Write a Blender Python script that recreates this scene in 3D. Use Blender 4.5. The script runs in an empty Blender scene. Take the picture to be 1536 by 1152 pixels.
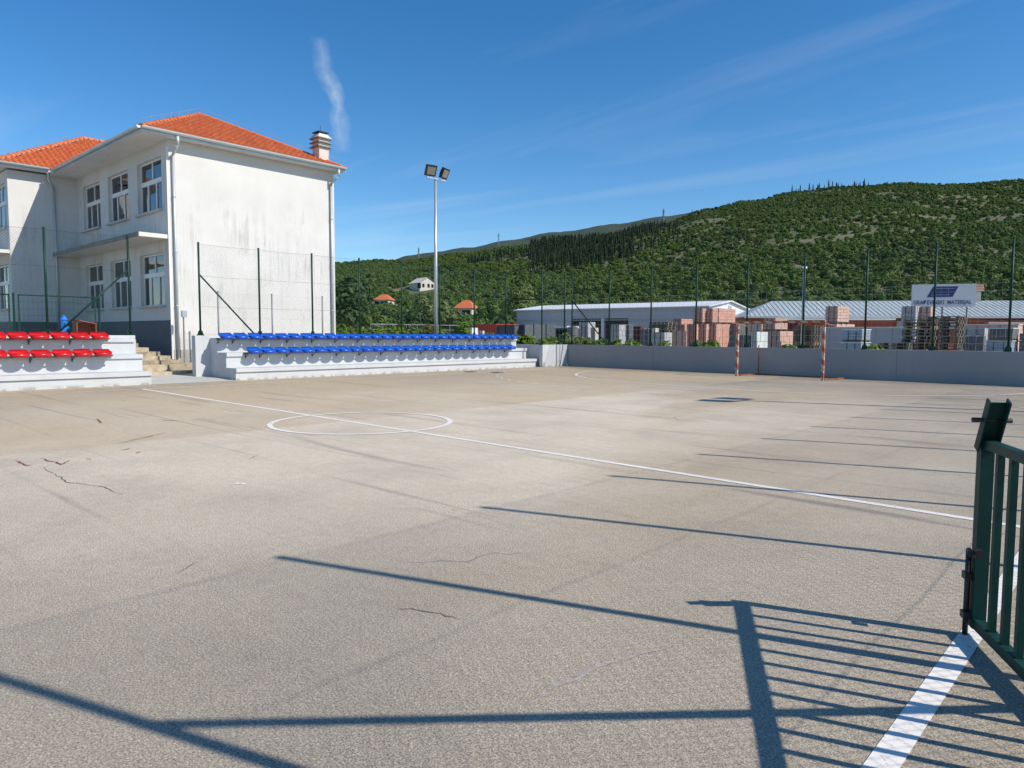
import bpy, bmesh, math, random
from mathutils import Vector, Matrix
random.seed(7)
R = math.radians
scn = bpy.context.scene
COL = scn.collection

# ------------------------------------------------------------------ camera
FPX, CAMH = 1058.85, 1.5
YAW, PIT, ROL = -0.75179, -0.06925, 0.0043
FW = Vector((math.sin(YAW)*math.cos(PIT), math.cos(YAW)*math.cos(PIT), math.sin(PIT)))
R0 = Vector((math.cos(YAW), -math.sin(YAW), 0)); U0 = R0.cross(FW)
RT = R0*math.cos(ROL) + U0*math.sin(ROL); UP = U0*math.cos(ROL) - R0*math.sin(ROL)
CAM = Vector((0, 0, CAMH))
cd = bpy.data.cameras.new('camera'); cam = bpy.data.objects.new('camera', cd); COL.objects.link(cam)
cd.sensor_width = 36; cd.lens = FPX/1536*36; cd.clip_start = .05; cd.clip_end = 9000
cam.matrix_world = Matrix(((RT.x, UP.x, -FW.x, 0), (RT.y, UP.y, -FW.y, 0), (RT.z, UP.z, -FW.z, CAMH), (0, 0, 0, 1)))
scn.camera = cam

# ------------------------------------------------------------------ light
SUN_EL, SUN_AZ = R(41.0), R(19.7)              # azimuth from +X towards +Y
SUNV = Vector((math.cos(SUN_EL)*math.cos(SUN_AZ), math.cos(SUN_EL)*math.sin(SUN_AZ), math.sin(SUN_EL)))
sl = bpy.data.lights.new('sun', 'SUN'); sl.energy = 5.0; sl.angle = R(.53); sl.color = (1, .93, .83)
so = bpy.data.objects.new('sun', sl); COL.objects.link(so)
so.rotation_euler = (-SUNV).to_track_quat('-Z', 'Y').to_euler()
w = bpy.data.worlds.new('World'); scn.world = w; w.use_nodes = True
def build_world():
    nt = w.node_tree; N = nt.nodes; L = nt.links; N.clear()
    out = N.new('ShaderNodeOutputWorld'); bg = N.new('ShaderNodeBackground')
    sky = N.new('ShaderNodeTexSky'); sky.sky_type = 'NISHITA'; sky.sun_disc = False
    sky.sun_elevation = SUN_EL; sky.sun_rotation = R(90)-SUN_AZ
    sky.altitude = 600; sky.air_density = 1.0; sky.dust_density = .25; sky.ozone_density = 3.2
    tc = N.new('ShaderNodeTexCoord')
    def math_(op, a, b=None, c=None):
        n = N.new('ShaderNodeMath'); n.operation = op
        for i, v in enumerate((a, b, c)):
            if v is None: continue
            if isinstance(v, (int, float)): n.inputs[i].default_value = v
            else: L.new(v, n.inputs[i])
        return n.outputs[0]
    sx = N.new('ShaderNodeSeparateXYZ'); L.new(tc.outputs['Generated'], sx.inputs[0])
    X, Y, Z = sx.outputs
    zz = math_('MAXIMUM', Z, .03)
    px = math_('DIVIDE', X, zz); py = math_('DIVIDE', Y, zz)
    cx = N.new('ShaderNodeCombineXYZ'); L.new(px, cx.inputs[0]); L.new(py, cx.inputs[1])
    mp = N.new('ShaderNodeMapping'); L.new(cx.outputs[0], mp.inputs[0])
    mp.inputs['Rotation'].default_value = (0, 0, R(38)); mp.inputs['Scale'].default_value = (.16, .75, 1); mp.inputs['Location'].default_value = (1.7, .4, 0)
    n1 = N.new('ShaderNodeTexNoise'); L.new(mp.outputs[0], n1.inputs['Vector']); n1.inputs['Scale'].default_value = 1.5; n1.inputs['Detail'].default_value = 8; n1.inputs['Roughness'].default_value = .55; n1.inputs['Distortion'].default_value = .7
    m1 = N.new('ShaderNodeMapRange'); L.new(n1.outputs['Fac'], m1.inputs['Value']); m1.inputs['From Min'].default_value = .50; m1.inputs['From Max'].default_value = .85; m1.inputs['To Max'].default_value = .17
    # a short wispy vapour trail above the school
    d = (FW + RT*((500-768)/FPX) - UP*((145-576)/FPX)).normalized()
    up = (FW + RT*((496-768)/FPX) - UP*((60-576)/FPX)).normalized(); up = (up-d*up.dot(d)).normalized(); sd = up.cross(d)
    def dot(v):
        n = N.new('ShaderNodeVectorMath'); n.operation = 'DOT_PRODUCT'; L.new(tc.outputs['Generated'], n.inputs[0]); n.inputs[1].default_value = v; return n.outputs['Value']
    nw = N.new('ShaderNodeTexNoise'); L.new(tc.outputs['Generated'], nw.inputs['Vector']); nw.inputs['Scale'].default_value = 13; nw.inputs['Detail'].default_value = 7; nw.inputs['Roughness'].default_value = .6
    off = math_('MULTIPLY', math_('SUBTRACT', nw.outputs['Fac'], .5), .055)
    dl = dot(up)
    s_ = math_('ADD', math_('ADD', dot(sd), off), math_('MULTIPLY', dl, -.13))
    a = math_('SUBTRACT', 1, math_('DIVIDE', math_('ABSOLUTE', s_), .014)); a = math_('MAXIMUM', a, 0)
    b = math_('SUBTRACT', 1, math_('DIVIDE', math_('ABSOLUTE', dl), .068)); b = math_('MAXIMUM', b, 0)
    front = math_('GREATER_THAN', dot(d), .5)
    nw2 = N.new('ShaderNodeTexNoise'); L.new(tc.outputs['Generated'], nw2.inputs['Vector']); nw2.inputs['Scale'].default_value = 55; nw2.inputs['Detail'].default_value = 6
    wisp = math_('MULTIPLY', math_('MULTIPLY', math_('MULTIPLY', a, math_('SQRT', b)), front), math_('MULTIPLY', nw2.outputs['Fac'], .62))
    fac = math_('MINIMUM', math_('ADD', m1.outputs[0], wisp), .8)
    mx = N.new('ShaderNodeMix'); mx.data_type = 'RGBA'; L.new(fac, mx.inputs['Factor']); L.new(sky.outputs[0], mx.inputs[6]); mx.inputs[7].default_value = (6.2, 6.4, 6.6, 1)
    hs = N.new('ShaderNodeHueSaturation'); L.new(mx.outputs[2], hs.inputs['Color']); hs.inputs['Saturation'].default_value = 1.31
    L.new(hs.outputs[0], bg.inputs[0]); bg.inputs[1].default_value = .147
    L.new(bg.outputs[0], out.inputs[0])
build_world()
scn.view_settings.view_transform = 'Standard'; scn.view_settings.look = 'None'
scn.view_settings.exposure = 0.0; scn.view_settings.gamma = 1
scn.view_settings.use_curve_mapping = False
scn.cycles.max_bounces = 6; scn.cycles.diffuse_bounces = 3; scn.cycles.glossy_bounces = 3; scn.cycles.transmission_bounces = 4; scn.cycles.transparent_max_bounces = 6

# ------------------------------------------------------------------ pixel helpers (photo is 1536x1152)
def ray(x, y): return FW + RT*((x-768)/FPX) - UP*((y-576)/FPX)
def gz(x, y, z=0): d = ray(x, y); return CAM + d*((z-CAMH)/d.z)
def atx(x, y, X): d = ray(x, y); return CAM + d*(X/d.x)
def aty(x, y, Y): d = ray(x, y); return CAM + d*(Y/d.y)
def dep(x, y, D): return CAM + ray(x, y)*D
def line_hit(x, y, a, b):                       # vertical plane Y = a + bX
    d = ray(x, y); return CAM + d*(a/(d.y-b*d.x))

# ------------------------------------------------------------------ materials
MATS = {}
def nodes(name):
    m = bpy.data.materials.new(name); m.use_nodes = True; nt = m.node_tree; nt.nodes.clear()
    o = nt.nodes.new('ShaderNodeOutputMaterial'); b = nt.nodes.new('ShaderNodeBsdfPrincipled'); nt.links.new(b.outputs[0], o.inputs[0])
    MATS[name] = m
    return m, nt, b
class NB:
    def __init__(s, nt):
        s.nt = nt; s.g = nt.nodes.new('ShaderNodeNewGeometry'); s.pos = s.g.outputs['Position']
    def n(s, t, **k):
        x = s.nt.nodes.new(t)
        for a, v in k.items(): setattr(x, a, v)
        return x
    def l(s, a, b): s.nt.links.new(a, b)
    def mapv(s, scale=(1, 1, 1), rot=(0, 0, 0), loc=(0, 0, 0), src=None):
        m = s.n('ShaderNodeMapping'); s.l(src or s.pos, m.inputs[0]); m.inputs['Scale'].default_value = scale; m.inputs['Rotation'].default_value = rot; m.inputs['Location'].default_value = loc
        return m.outputs[0]
    def noise(s, scale, detail=4, rough=.55, vec=None, dist=0):
        x = s.n('ShaderNodeTexNoise'); s.l(vec or s.pos, x.inputs['Vector']); x.inputs['Scale'].default_value = scale; x.inputs['Detail'].default_value = detail; x.inputs['Roughness'].default_value = rough; x.inputs['Distortion'].default_value = dist
        return x.outputs['Fac']
    def ramp(s, v, a, b, lo=0., hi=1.):
        x = s.n('ShaderNodeMapRange'); s.l(v, x.inputs['Value']); x.inputs['From Min'].default_value = a; x.inputs['From Max'].default_value = b; x.inputs['To Min'].default_value = lo; x.inputs['To Max'].default_value = hi
        return x.outputs[0]
    def math(s, op, a, b=None):
        x = s.n('ShaderNodeMath', operation=op)
        for i, v in enumerate((a, b)):
            if v is None: continue
            if isinstance(v, (int, float)): x.inputs[i].default_value = v
            else: s.l(v, x.inputs[i])
        return x.outputs[0]
    def mix(s, f, a, b, mode='MIX'):
        x = s.n('ShaderNodeMix', data_type='RGBA', blend_type=mode)
        if isinstance(f, (int, float)): x.inputs[0].default_value = f
        else: s.l(f, x.inputs[0])
        for i, v in ((6, a), (7, b)):
            if isinstance(v, tuple): x.inputs[i].default_value = (*v[:3], 1)
            else: s.l(v, x.inputs[i])
        return x.outputs[2]
    def bump(s, b, h, strength=.3, dist=.01):
        x = s.n('ShaderNodeBump'); s.l(h, x.inputs['Height']); x.inputs['Strength'].default_value = strength; x.inputs['Distance'].default_value = dist; s.l(x.outputs[0], b.inputs['Normal'])
    def sep(s):
        x = s.n('ShaderNodeSeparateXYZ'); s.l(s.pos, x.inputs[0]); return x.outputs
def sc(c, k): return tuple(min(1, v*k) for v in c)
def mat(name, base, rough=.7, var=.12, scale=2., metal=0, bump=0, bscale=60, spec=.5, dirt=None, dscale=1.2, dth=(.5, .75), damt=.6):
    m, nt, b = nodes(name); q = NB(nt)
    c = q.mix(q.ramp(q.noise(scale, 5), .3, .7), sc(base, 1-var), sc(base, 1+var))
    if dirt: c = q.mix(q.ramp(q.noise(dscale, 7, .65), dth[0], dth[1], 0, damt), c, dirt)
    q.l(c, b.inputs['Base Color']); b.inputs['Roughness'].default_value = rough; b.inputs['Metallic'].default_value = metal; b.inputs['Specular IOR Level'].default_value = spec
    if bump: q.bump(b, q.noise(bscale, 4), bump, .01)
    return m
def mats():
    # ---- court: pale worn asphalt
    m, nt, b = nodes('court'); q = NB(nt)
    big = q.ramp(q.noise(.16, 5, .6, dist=.6), .35, .65)
    c = q.mix(big, (.37, .315, .24), (.29, .25, .195))
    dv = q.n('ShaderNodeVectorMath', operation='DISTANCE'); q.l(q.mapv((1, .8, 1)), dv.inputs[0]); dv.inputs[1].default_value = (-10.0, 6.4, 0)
    painted_bright = q.ramp(q.math('ADD', dv.outputs['Value'], q.math('MULTIPLY', q.noise(.25, 5), 7.0)), 14.6, 8.0, 0, .9); c = q.mix(painted_bright, c, (.64, .55, .425))  # mid court painted paler: view-dependent brightness put into the colour
    warm = q.ramp(q.noise(.11, 5, .55, vec=q.mapv((1.0, .55, 1), (0, 0, R(-8)), (3.1, 7.7, 0)), dist=.5), .52, .63)
    c = q.mix(q.math('MULTIPLY', warm, .8), c, (.40, .30, .19))
    grey = q.ramp(q.noise(.7, 6, .65), .45, .75, 0, .45); c = q.mix(grey, c, (.285, .255, .21))
    # the lane beside the stands is an older, browner strip of asphalt
    lane = q.ramp(q.math('ADD', q.sep()[0], q.math('MULTIPLY', q.noise(1.6, 4), .35)), -10.12, -10.30)
    c = q.mix(q.math('MULTIPLY', lane, q.ramp(q.noise(.22, 5, .6, vec=q.mapv((.7, 1.2, 1), loc=(6, 2, 0))), .34, .62, .25, .85)), c, (.47, .37, .245))
    # tyre arcs and drag streaks
    st = q.ramp(q.noise(1.0, 5, .6, vec=q.mapv((.10, 1.5, 1), (0, 0, R(28))), dist=1.4), .59, .70, 0, .5)
    c = q.mix(st, c, (.20, .19, .18))
    st2 = q.ramp(q.noise(1.0, 4, .6, vec=q.mapv((.09, 1.9, 1), (0, 0, R(-52))), dist=1.1), .61, .70, 0, .42)
    c = q.mix(st2, c, (.19, .18, .17))
    blot = q.ramp(q.noise(.9, 6, .7, vec=q.mapv(loc=(9, 2, 0))), .64, .76, 0, .5); c = q.mix(blot, c, (.19, .165, .14))
    # thin cracks, only in places
    v = q.n('ShaderNodeTexVoronoi', feature='DISTANCE_TO_EDGE'); v.inputs['Scale'].default_value = .30
    nz = q.n('ShaderNodeTexNoise'); nz.inputs['Scale'].default_value = 2.0; nz.inputs['Detail'].default_value = 5; q.l(q.pos, nz.inputs['Vector'])
    ad = q.n('ShaderNodeVectorMath', operation='MULTIPLY_ADD'); q.l(nz.outputs['Color'], ad.inputs[0]); ad.inputs[1].default_value = (.5, .5, .5); q.l(q.pos, ad.inputs[2]); q.l(ad.outputs[0], v.inputs['Vector'])
    cr = q.math('MULTIPLY', q.ramp(v.outputs['Distance'], .0, .006, 1, 0), q.ramp(q.noise(.22, 3, vec=q.mapv(loc=(14, 3, 0))), .60, .66)); c = q.mix(q.math('MULTIPLY', cr, .5), c, (.12, .10, .09))
    # fine aggregate
    f1 = q.noise(120, 4, .7); f2 = q.noise(62, 4, .65); f3 = q.noise(11, 5, .6)
    k = q.math('MULTIPLY', q.ramp(f1, .34, .66, .42, 1.58), q.ramp(f2, .3, .7, .72, 1.28)); k = q.math('MULTIPLY', k, q.ramp(f3, .3, .7, .92, 1.08))
    cc = q.n('ShaderNodeCombineColor'); [q.l(k, cc.inputs[i]) for i in range(3)]
    c = q.mix(1., c, cc.outputs[0], 'MULTIPLY')
    q.l(c, b.inputs['Base Color']); b.inputs['Roughness'].default_value = .85; b.inputs['Specular IOR Level'].default_value = .15
    q.bump(b, q.math('ADD', f1, f2), .6, .007)
    mat('mark_red', (.22, .07, .045), .9, .3, 9); mat('mark_dark', (.13, .115, .10), .9, .3, 9); mat('mark_brown', (.21, .165, .12), .95, .35, 14)
    m, nt, b = nodes('chalk'); q = NB(nt); q.l(q.mix(q.ramp(q.noise(30, 5, .7), .38, .6), (.50, .46, .40), (.35, .30, .24)), b.inputs['Base Color'])
    # ---- line paint worn to the asphalt
    m, nt, b = nodes('line_paint'); q = NB(nt)
    wear = q.ramp(q.math('ADD', q.noise(26, 6, .7), q.math('MULTIPLY', q.noise(1.3, 3), .35)), .76, .86, 0, .9)
    c = q.mix(wear, (.84, .80, .735), (.30, .27, .22)); c = q.mix(q.ramp(q.noise(3, 4), .4, .7, 0, .2), c, (.6, .56, .5))
    q.l(c, b.inputs['Base Color']); b.inputs['Roughness'].default_value = .65; q.bump(b, q.noise(90, 3), .3, .004)
    m, nt, b = nodes('line_paint_faded'); q = NB(nt)
    wear = q.ramp(q.noise(9, 6, .75), .42, .70, .05, .65)
    q.l(q.mix(wear, (.74, .72, .66), (.37, .33, .27)), b.inputs['Base Color']); b.inputs['Roughness'].default_value = .75
    # ---- grey-blue painted concrete
    m, nt, b = nodes('painted_concrete'); q = NB(nt)
    c = q.mix(q.ramp(q.noise(1.1, 6, .6), .3, .7), (.49, .505, .515), (.555, .57, .575))
    dr = q.ramp(q.noise(1, 5, .6, vec=q.mapv((2.2, 2.2, .22))), .55, .78, 0, .35); c = q.mix(dr, c, (.36, .37, .37))
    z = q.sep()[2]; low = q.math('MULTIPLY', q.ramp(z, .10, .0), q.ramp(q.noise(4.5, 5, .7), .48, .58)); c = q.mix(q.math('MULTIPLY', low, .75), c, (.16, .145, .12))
    q.l(c, b.inputs['Base Color']); b.inputs['Roughness'].default_value = .7; q.bump(b, q.noise(35, 5), .25, .01)
    m, nt, b = nodes('end_wall_shade_paint'); q = NB(nt)  # the stands' grey, darkened: the end wall's shade is put into the colour
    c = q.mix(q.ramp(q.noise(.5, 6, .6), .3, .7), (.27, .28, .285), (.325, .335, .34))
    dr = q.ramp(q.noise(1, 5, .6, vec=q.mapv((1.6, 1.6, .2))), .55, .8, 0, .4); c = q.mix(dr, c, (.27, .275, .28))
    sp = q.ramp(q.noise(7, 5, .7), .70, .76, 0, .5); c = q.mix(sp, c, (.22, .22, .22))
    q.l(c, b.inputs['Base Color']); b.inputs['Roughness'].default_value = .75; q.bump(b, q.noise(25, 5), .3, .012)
    # ---- school plaster with grey rain streaks
    m, nt, b = nodes('plaster'); q = NB(nt)
    c = q.mix(q.ramp(q.noise(.8, 6, .6), .3, .7), (.60, .59, .56), (.67, .66, .63))
    z = q.sep()[2]
    band = q.math('MULTIPLY', q.ramp(z, 2.2, 3.6), q.ramp(q.math('ADD', z, q.math('MULTIPLY', q.noise(.9, 4), 2.2)), 8.3, 7.0))
    sk = q.ramp(q.noise(1, 6, .7, vec=q.mapv((7.5, 7.5, .45))), .46, .72)
    sk2 = q.ramp(q.noise(.55, 4, .6), .42, .66)
    c = q.mix(q.math('MULTIPLY', q.math('MULTIPLY', sk, band), q.math('MULTIPLY', sk2, .95)), c, (.30, .305, .285))
    bl = q.ramp(q.noise(1, 5, .65, vec=q.mapv((1.9, 1.9, .55), loc=(4, 1, 2))), .60, .72, 0, .5); c = q.mix(bl, c, (.40, .40, .375))
    q.l(c, b.inputs['Base Color']); b.inputs['Roughness'].default_value = .85; q.bump(b, q.noise(30, 5), .25, .012)
    m, nt, b = nodes('soffit'); q = NB(nt)
    c = q.mix(q.ramp(q.noise(1.3, 5), .35, .7), (.68, .65, .58), (.74, .72, .66)); c = q.mix(q.ramp(q.noise(1.0, 5, .7, vec=q.mapv((1, 2.5, 1))), .62, .72, 0, .75), c, (.38, .24, .09))
    q.l(c, b.inputs['Base Color']); b.inputs['Roughness'].default_value = .85
    # ---- roof tiles
    m, nt, b = nodes('roof_tile'); q = NB(nt)
    c = q.mix(q.ramp(q.noise(3.2, 3), .3, .7), (.47, .10, .03), (.62, .18, .06)); c = q.mix(q.ramp(q.noise(9, 3), .5, .72, 0, .5), c, (.70, .27, .11)); c = q.mix(q.ramp(q.noise(1.1, 6), .6, .8, 0, .5), c, (.27, .085, .05))
    q.l(c, b.inputs['Base Color']); b.inputs['Roughness'].default_value = .75
    mat('mortar', (.44, .33, .25), .9, .25, 6)
    mat('plinth_paint', (.115, .12, .13), .7, .12, 1.5, bump=.2)
    mat('concrete', (.42, .40, .36), .9, .18, 1.5, bump=.3, bscale=30, dirt=(.22, .2, .17), dscale=2)
    mat('dark_slab', (.22, .21, .19), .9, .25, 3)
    mat('stone_step', (.46, .39, .28), .9, .2, 4, bump=.4, bscale=25, dirt=(.2, .16, .1), dscale=5, dth=(.5, .65))
    mat('stone_step_dark', (.38, .315, .22), .9, .25, 5, bump=.4, bscale=25, dirt=(.15, .12, .08), dscale=6, dth=(.45, .62))
    mat('window_white', (.78, .78, .77), .45, .04)
    mat('sill', (.5, .49, .46), .8, .15, 6)
    mat('zinc', (.52, .56, .56), .42, .08, 2, metal=.35)
    mat('galvanised', (.50, .53, .55), .38, .08, 3, metal=.55)
    mat('grey_post', (.27, .275, .28), .6, .1, 3, metal=.2)
    mat('green_paint', (.006, .040, .026), .45, .2, 4, spec=.25)
    mat('gate_paint', (.008, .046, .038), .5, .2, 5, dirt=(.02, .035, .028), dscale=14, dth=(.55, .7), damt=.4, spec=.2)
    mat('green_wire', (.012, .05, .035), .5, .1)
    mat('pale_wire', (.50, .53, .52), .5, .1, metal=.3)
    mat('blue_plastic', (.008, .085, .46), .3, .06, 2)
    mat('red_plastic', (.52, .012, .014), .28, .07, 2)
    mat('bright_blue', (.02, .22, .72), .35, .08)
    mat('rust_box', (.33, .085, .04), .7, .2, 5)
    mat('dark', (.012, .012, .013), .9, .1)
    mat('bracket', (.12, .11, .11), .55, .2, 20, metal=.5)
    mat('black_metal', (.02, .02, .022), .5, .1)
    m, nt, b = nodes('lamp_glass'); q = NB(nt); q.l(q.mix(q.noise(20, 2), (.20, .185, .155), (.27, .25, .21)), b.inputs['Base Color']); b.inputs['Roughness'].default_value = .2
    # ---- goal: red and white bands, rusted
    m, nt, b = nodes('goal_paint'); q = NB(nt); x, y, z = q.sep()
    band = q.math('GREATER_THAN', q.math('FRACT', q.math('DIVIDE', q.math('ADD', z, q.math('MULTIPLY', x, 1.0)), .44)), .56)
    c = q.mix(band, (.60, .50, .42), (.36, .06, .025)); ru = q.ramp(q.noise(11, 6, .7), .42, .58, 0, .85); c = q.mix(ru, c, (.36, .13, .045))
    q.l(c, b.inputs['Base Color']); b.inputs['Roughness'].default_value = .7
    mat('rusty_bar', (.30, .12, .05), .8, .3, 9)
    # ---- glass
    m, nt, b = nodes('glass'); q = NB(nt)
    N_ = nt.nodes; g1 = q.n('ShaderNodeBsdfGlossy'); g1.inputs['Roughness'].default_value = .015; g1.inputs['Color'].default_value = (.95, .97, 1, 1)
    t1 = q.n('ShaderNodeBsdfTransparent'); t1.inputs['Color'].default_value = (.34, .36, .36, 1)
    fr = q.n('ShaderNodeFresnel'); fr.inputs['IOR'].default_value = 1.52
    nn = q.n('ShaderNodeBump'); q.l(q.noise(1.6, 2), nn.inputs['Height']); nn.inputs['Strength'].default_value = .05; nn.inputs['Distance'].default_value = .05; q.l(nn.outputs[0], g1.inputs['Normal'])
    ms = q.n('ShaderNodeMixShader'); q.l(q.math('ADD', fr.outputs[0], .06), ms.inputs[0]); q.l(t1.outputs[0], ms.inputs[1]); q.l(g1.outputs[0], ms.inputs[2])
    N_.remove(b); q.l(ms.outputs[0], [n for n in N_ if n.type == 'OUTPUT_MATERIAL'][0].inputs[0])
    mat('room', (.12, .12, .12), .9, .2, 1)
    mat('curtain', (.55, .53, .48), .9, .1, 3)
    # ---- yard
    m, nt, b = nodes('ground'); q = NB(nt)
    c = q.mix(q.ramp(q.noise(.05, 6), .4, .6), (.12, .11, .065), (.20, .175, .125)); c = q.mix(q.ramp(q.noise(1.2, 6), .4, .65), c, (.06, .075, .025))
    q.l(c, b.inputs['Base Color']); b.inputs['Roughness'].default_value = .95
    mat('yard_gravel', (.33, .31, .27), .95, .15, .4, bump=.4, bscale=20)
    mat('apron', (.47, .465, .43), .9, .1, .8, bump=.3, bscale=60, dirt=(.36, .31, .22), dscale=1)
    mat('white_sheet', (.74, .75, .76), .5, .06, .3)
    mat('white_wall_sheet', (.42, .43, .46), .55, .06, .4)
    mat('metal_roof', (.50, .545, .54), .45, .08, .5, metal=.1)
    mat('orange_wall', (.36, .085, .04), .85, .12, .8)
    mat('grey_render', (.40, .40, .39), .8, .1, 1)
    mat('brick_orange', (.60, .33, .25), .85, .16, 5)
    mat('brick_pink', (.58, .38, .31), .85, .14, 5)
    mat('block_grey', (.42, .42, .42), .9, .12, 5)
    mat('block_cream', (.62, .58, .49), .9, .12, 5)
    mat('block_dark', (.13, .135, .145), .8, .15, 5)
    mat('block_maroon', (.22, .06, .055), .8, .12, 4)
    mat('wrap_white', (.66, .68, .66), .35, .1, 2)
    mat('wrap_blue', (.30, .38, .44), .4, .15, 2)
    mat('concrete_panel', (.44, .46, .48), .85, .08, .7)
    mat('wood_grey', (.17, .14, .105), .9, .3, 3)
    mat('wood_pale', (.42, .32, .2), .9, .3, 4)
    mat('container_red', (.52, .045, .02), .5, .1, 1)
    mat('container_grey', (.075, .085, .10), .6, .12, 1)
    mat('vehicle_white', (.74, .74, .73), .35, .03)
    mat('sign_white', (.62, .63, .66), .55, .03, 1)
    mat('sign_blue', (.02, .03, .16), .5, .04)
    mat('sign_grey', (.30, .32, .36), .5, .04)
    mat('house_white', (.60, .56, .50), .9, .1, .5)
    mat('bark', (.10, .075, .05), .95, .3, 4, bump=.5, bscale=12)
    # ---- hill
    m, nt, b = nodes('hill'); q = NB(nt)
    c = q.mix(q.ramp(q.noise(.03, 6, .6), .4, .62), (.07, .09, .03), (.19, .165, .09)); c = q.mix(q.ramp(q.noise(.2, 6, .7), .45, .65, 0, .8), c, (.05, .07, .022)); c = q.mix(q.ramp(q.noise(.12, 5, .7, vec=q.mapv(loc=(50, 3, 1))), .62, .72, 0, .6), c, (.27, .23, .16))
    q.l(c, b.inputs['Base Color']); b.inputs['Roughness'].default_value = .95
    m, nt, b = nodes('far_hill'); q = NB(nt)
    c = q.mix(q.ramp(q.noise(.02, 7, .7), .35, .65), (.022, .040, .028), (.05, .075, .04)); q.l(c, b.inputs['Base Color']); b.inputs['Roughness'].default_value = 1; q.bump(b, q.noise(.08, 4), .8, 6)
    for nm, a, bb, tr in (('leaf_oak', (.072, .125, .022), (.15, .215, .05), .25), ('leaf_dark', (.030, .062, .018), (.065, .11, .030), .2), ('leaf_pale', (.11, .16, .05), (.19, .24, .085), .3),
                      ('leaf_cypress', (.014, .032, .014), (.03, .056, .022), .1), ('leaf_vine', (.10, .19, .018), (.20, .28, .035), .35), ('leaf_dry', (.22, .17, .06), (.15, .20, .04), .3), ('leaf_mid', (.066, .125, .026), (.135, .21, .05), .25)):
        m, nt, b = nodes(nm); q = NB(nt)
        oi = q.n('ShaderNodeObjectInfo')
        f = q.math('ADD', q.math('MULTIPLY', q.ramp(q.noise(.9, 3), .3, .7), .6), q.math('MULTIPLY', oi.outputs['Random'], .4))
        c = q.mix(f, a, bb); q.l(c, b.inputs['Base Color']); b.inputs['Roughness'].default_value = .6; b.inputs['Specular IOR Level'].default_value = .25
        t = q.n('ShaderNodeBsdfTranslucent'); q.l(q.mix(.5, c, (.25, .3, .02), 'MULTIPLY') if False else c, t.inputs['Color'])
        ms = q.n('ShaderNodeMixShader'); ms.inputs[0].default_value = tr; q.l(b.outputs[0], ms.inputs[1]); q.l(t.outputs[0], ms.inputs[2])
        q.l(ms.outputs[0], [n for n in nt.nodes if n.type == 'OUTPUT_MATERIAL'][0].inputs[0])
mats()

# ------------------------------------------------------------------ mesh builder
class MB:
    def __init__(s): s.v = []; s.f = []
    def add(s, vs, fs):
        k = len(s.v); s.v += [tuple(a) for a in vs]; s.f += [tuple(k+i for i in f) for f in fs]; return s
    def box(s, x0, x1, y0, y1, z0, z1):
        return s.add([(x0, y0, z0), (x1, y0, z0), (x1, y1, z0), (x0, y1, z0), (x0, y0, z1), (x1, y0, z1), (x1, y1, z1), (x0, y1, z1)],
                     [(0, 3, 2, 1), (4, 5, 6, 7), (0, 1, 5, 4), (1, 2, 6, 5), (2, 3, 7, 6), (3, 0, 4, 7)])
    def obox(s, c, a, b, d):                     # centre and three half-axis vectors
        c, a, b, d = Vector(c), Vector(a), Vector(b), Vector(d)
        if a.cross(b).dot(d) < 0: a = -a
        P = [c-a-b-d, c+a-b-d, c+a+b-d, c-a+b-d, c-a-b+d, c+a-b+d, c+a+b+d, c-a+b+d]
        return s.add(P, [(0, 3, 2, 1), (4, 5, 6, 7), (0, 1, 5, 4), (1, 2, 6, 5), (2, 3, 7, 6), (3, 0, 4, 7)])
    def tube(s, p, q, r, n=8, r2=None, caps=True):
        p, q = Vector(p), Vector(q); d = (q-p).normalized(); r2 = r if r2 is None else r2
        a = d.cross(Vector((0, 0, 1))); a = d.cross(Vector((1, 0, 0))) if a.length < 1e-3 else a; a.normalize(); b = d.cross(a)
        V = []
        for i in range(n):
            t = 2*math.pi*i/n; o = a*math.cos(t)+b*math.sin(t); V += [p+o*r, q+o*r2]
        F = [(2*i, 2*i+1, (2*i+3) % (2*n), (2*i+2) % (2*n)) for i in range(n)]
        if caps: F += [tuple(range(0, 2*n, 2)), tuple(range(2*n-1, 0, -2))]
        return s.add(V, F)
    def bar(s, p, q, w, h, up=(0, 0, 1)):        # square section bar between two points
        p, q = Vector(p), Vector(q); d = q-p; u = Vector(up); sd = d.cross(u)
        if sd.length < 1e-4: sd = d.cross(Vector((1, 0, 0)))
        sd.normalize(); u = sd.cross(d).normalized()
        return s.obox((p+q)/2, d/2, sd*w/2, u*h/2)
    def quad(s, *P): return s.add(P, [tuple(range(len(P)))])
    def build(s, name, m, parent=None, o=(0, 0, 0), smooth=False, kind=None):
        me = bpy.data.meshes.new(name); o = Vector(o)
        me.from_pydata([tuple(Vector(a)-o) for a in s.v], [], s.f); me.materials.append(MATS[m] if isinstance(m, str) else m)
        if smooth: me.polygons.foreach_set('use_smooth', [True]*len(me.polygons))
        me.update(); ob = bpy.data.objects.new(name, me); COL.objects.link(ob)
        if parent: ob.parent = parent
        else: ob.location = o
        if kind: ob['kind'] = kind
        return ob
def thing(name, label, cat, loc=(0, 0, 0), group=None, rz=0):
    o = bpy.data.objects.new(name, None); COL.objects.link(o); o.location = loc; o.rotation_euler[2] = rz; o.empty_display_size = .2
    o['label'] = label; o['category'] = cat
    if group: o['group'] = group
    return o
def tag(o, label, cat, group=None):
    o['label'] = label; o['category'] = cat
    if group: o['group'] = group
    return o
def dup(o, parent=None):
    c = o.copy(); COL.objects.link(c)
    if parent: c.parent = parent
    for ch in list(o.children): dup(ch, c)
    return c
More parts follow.
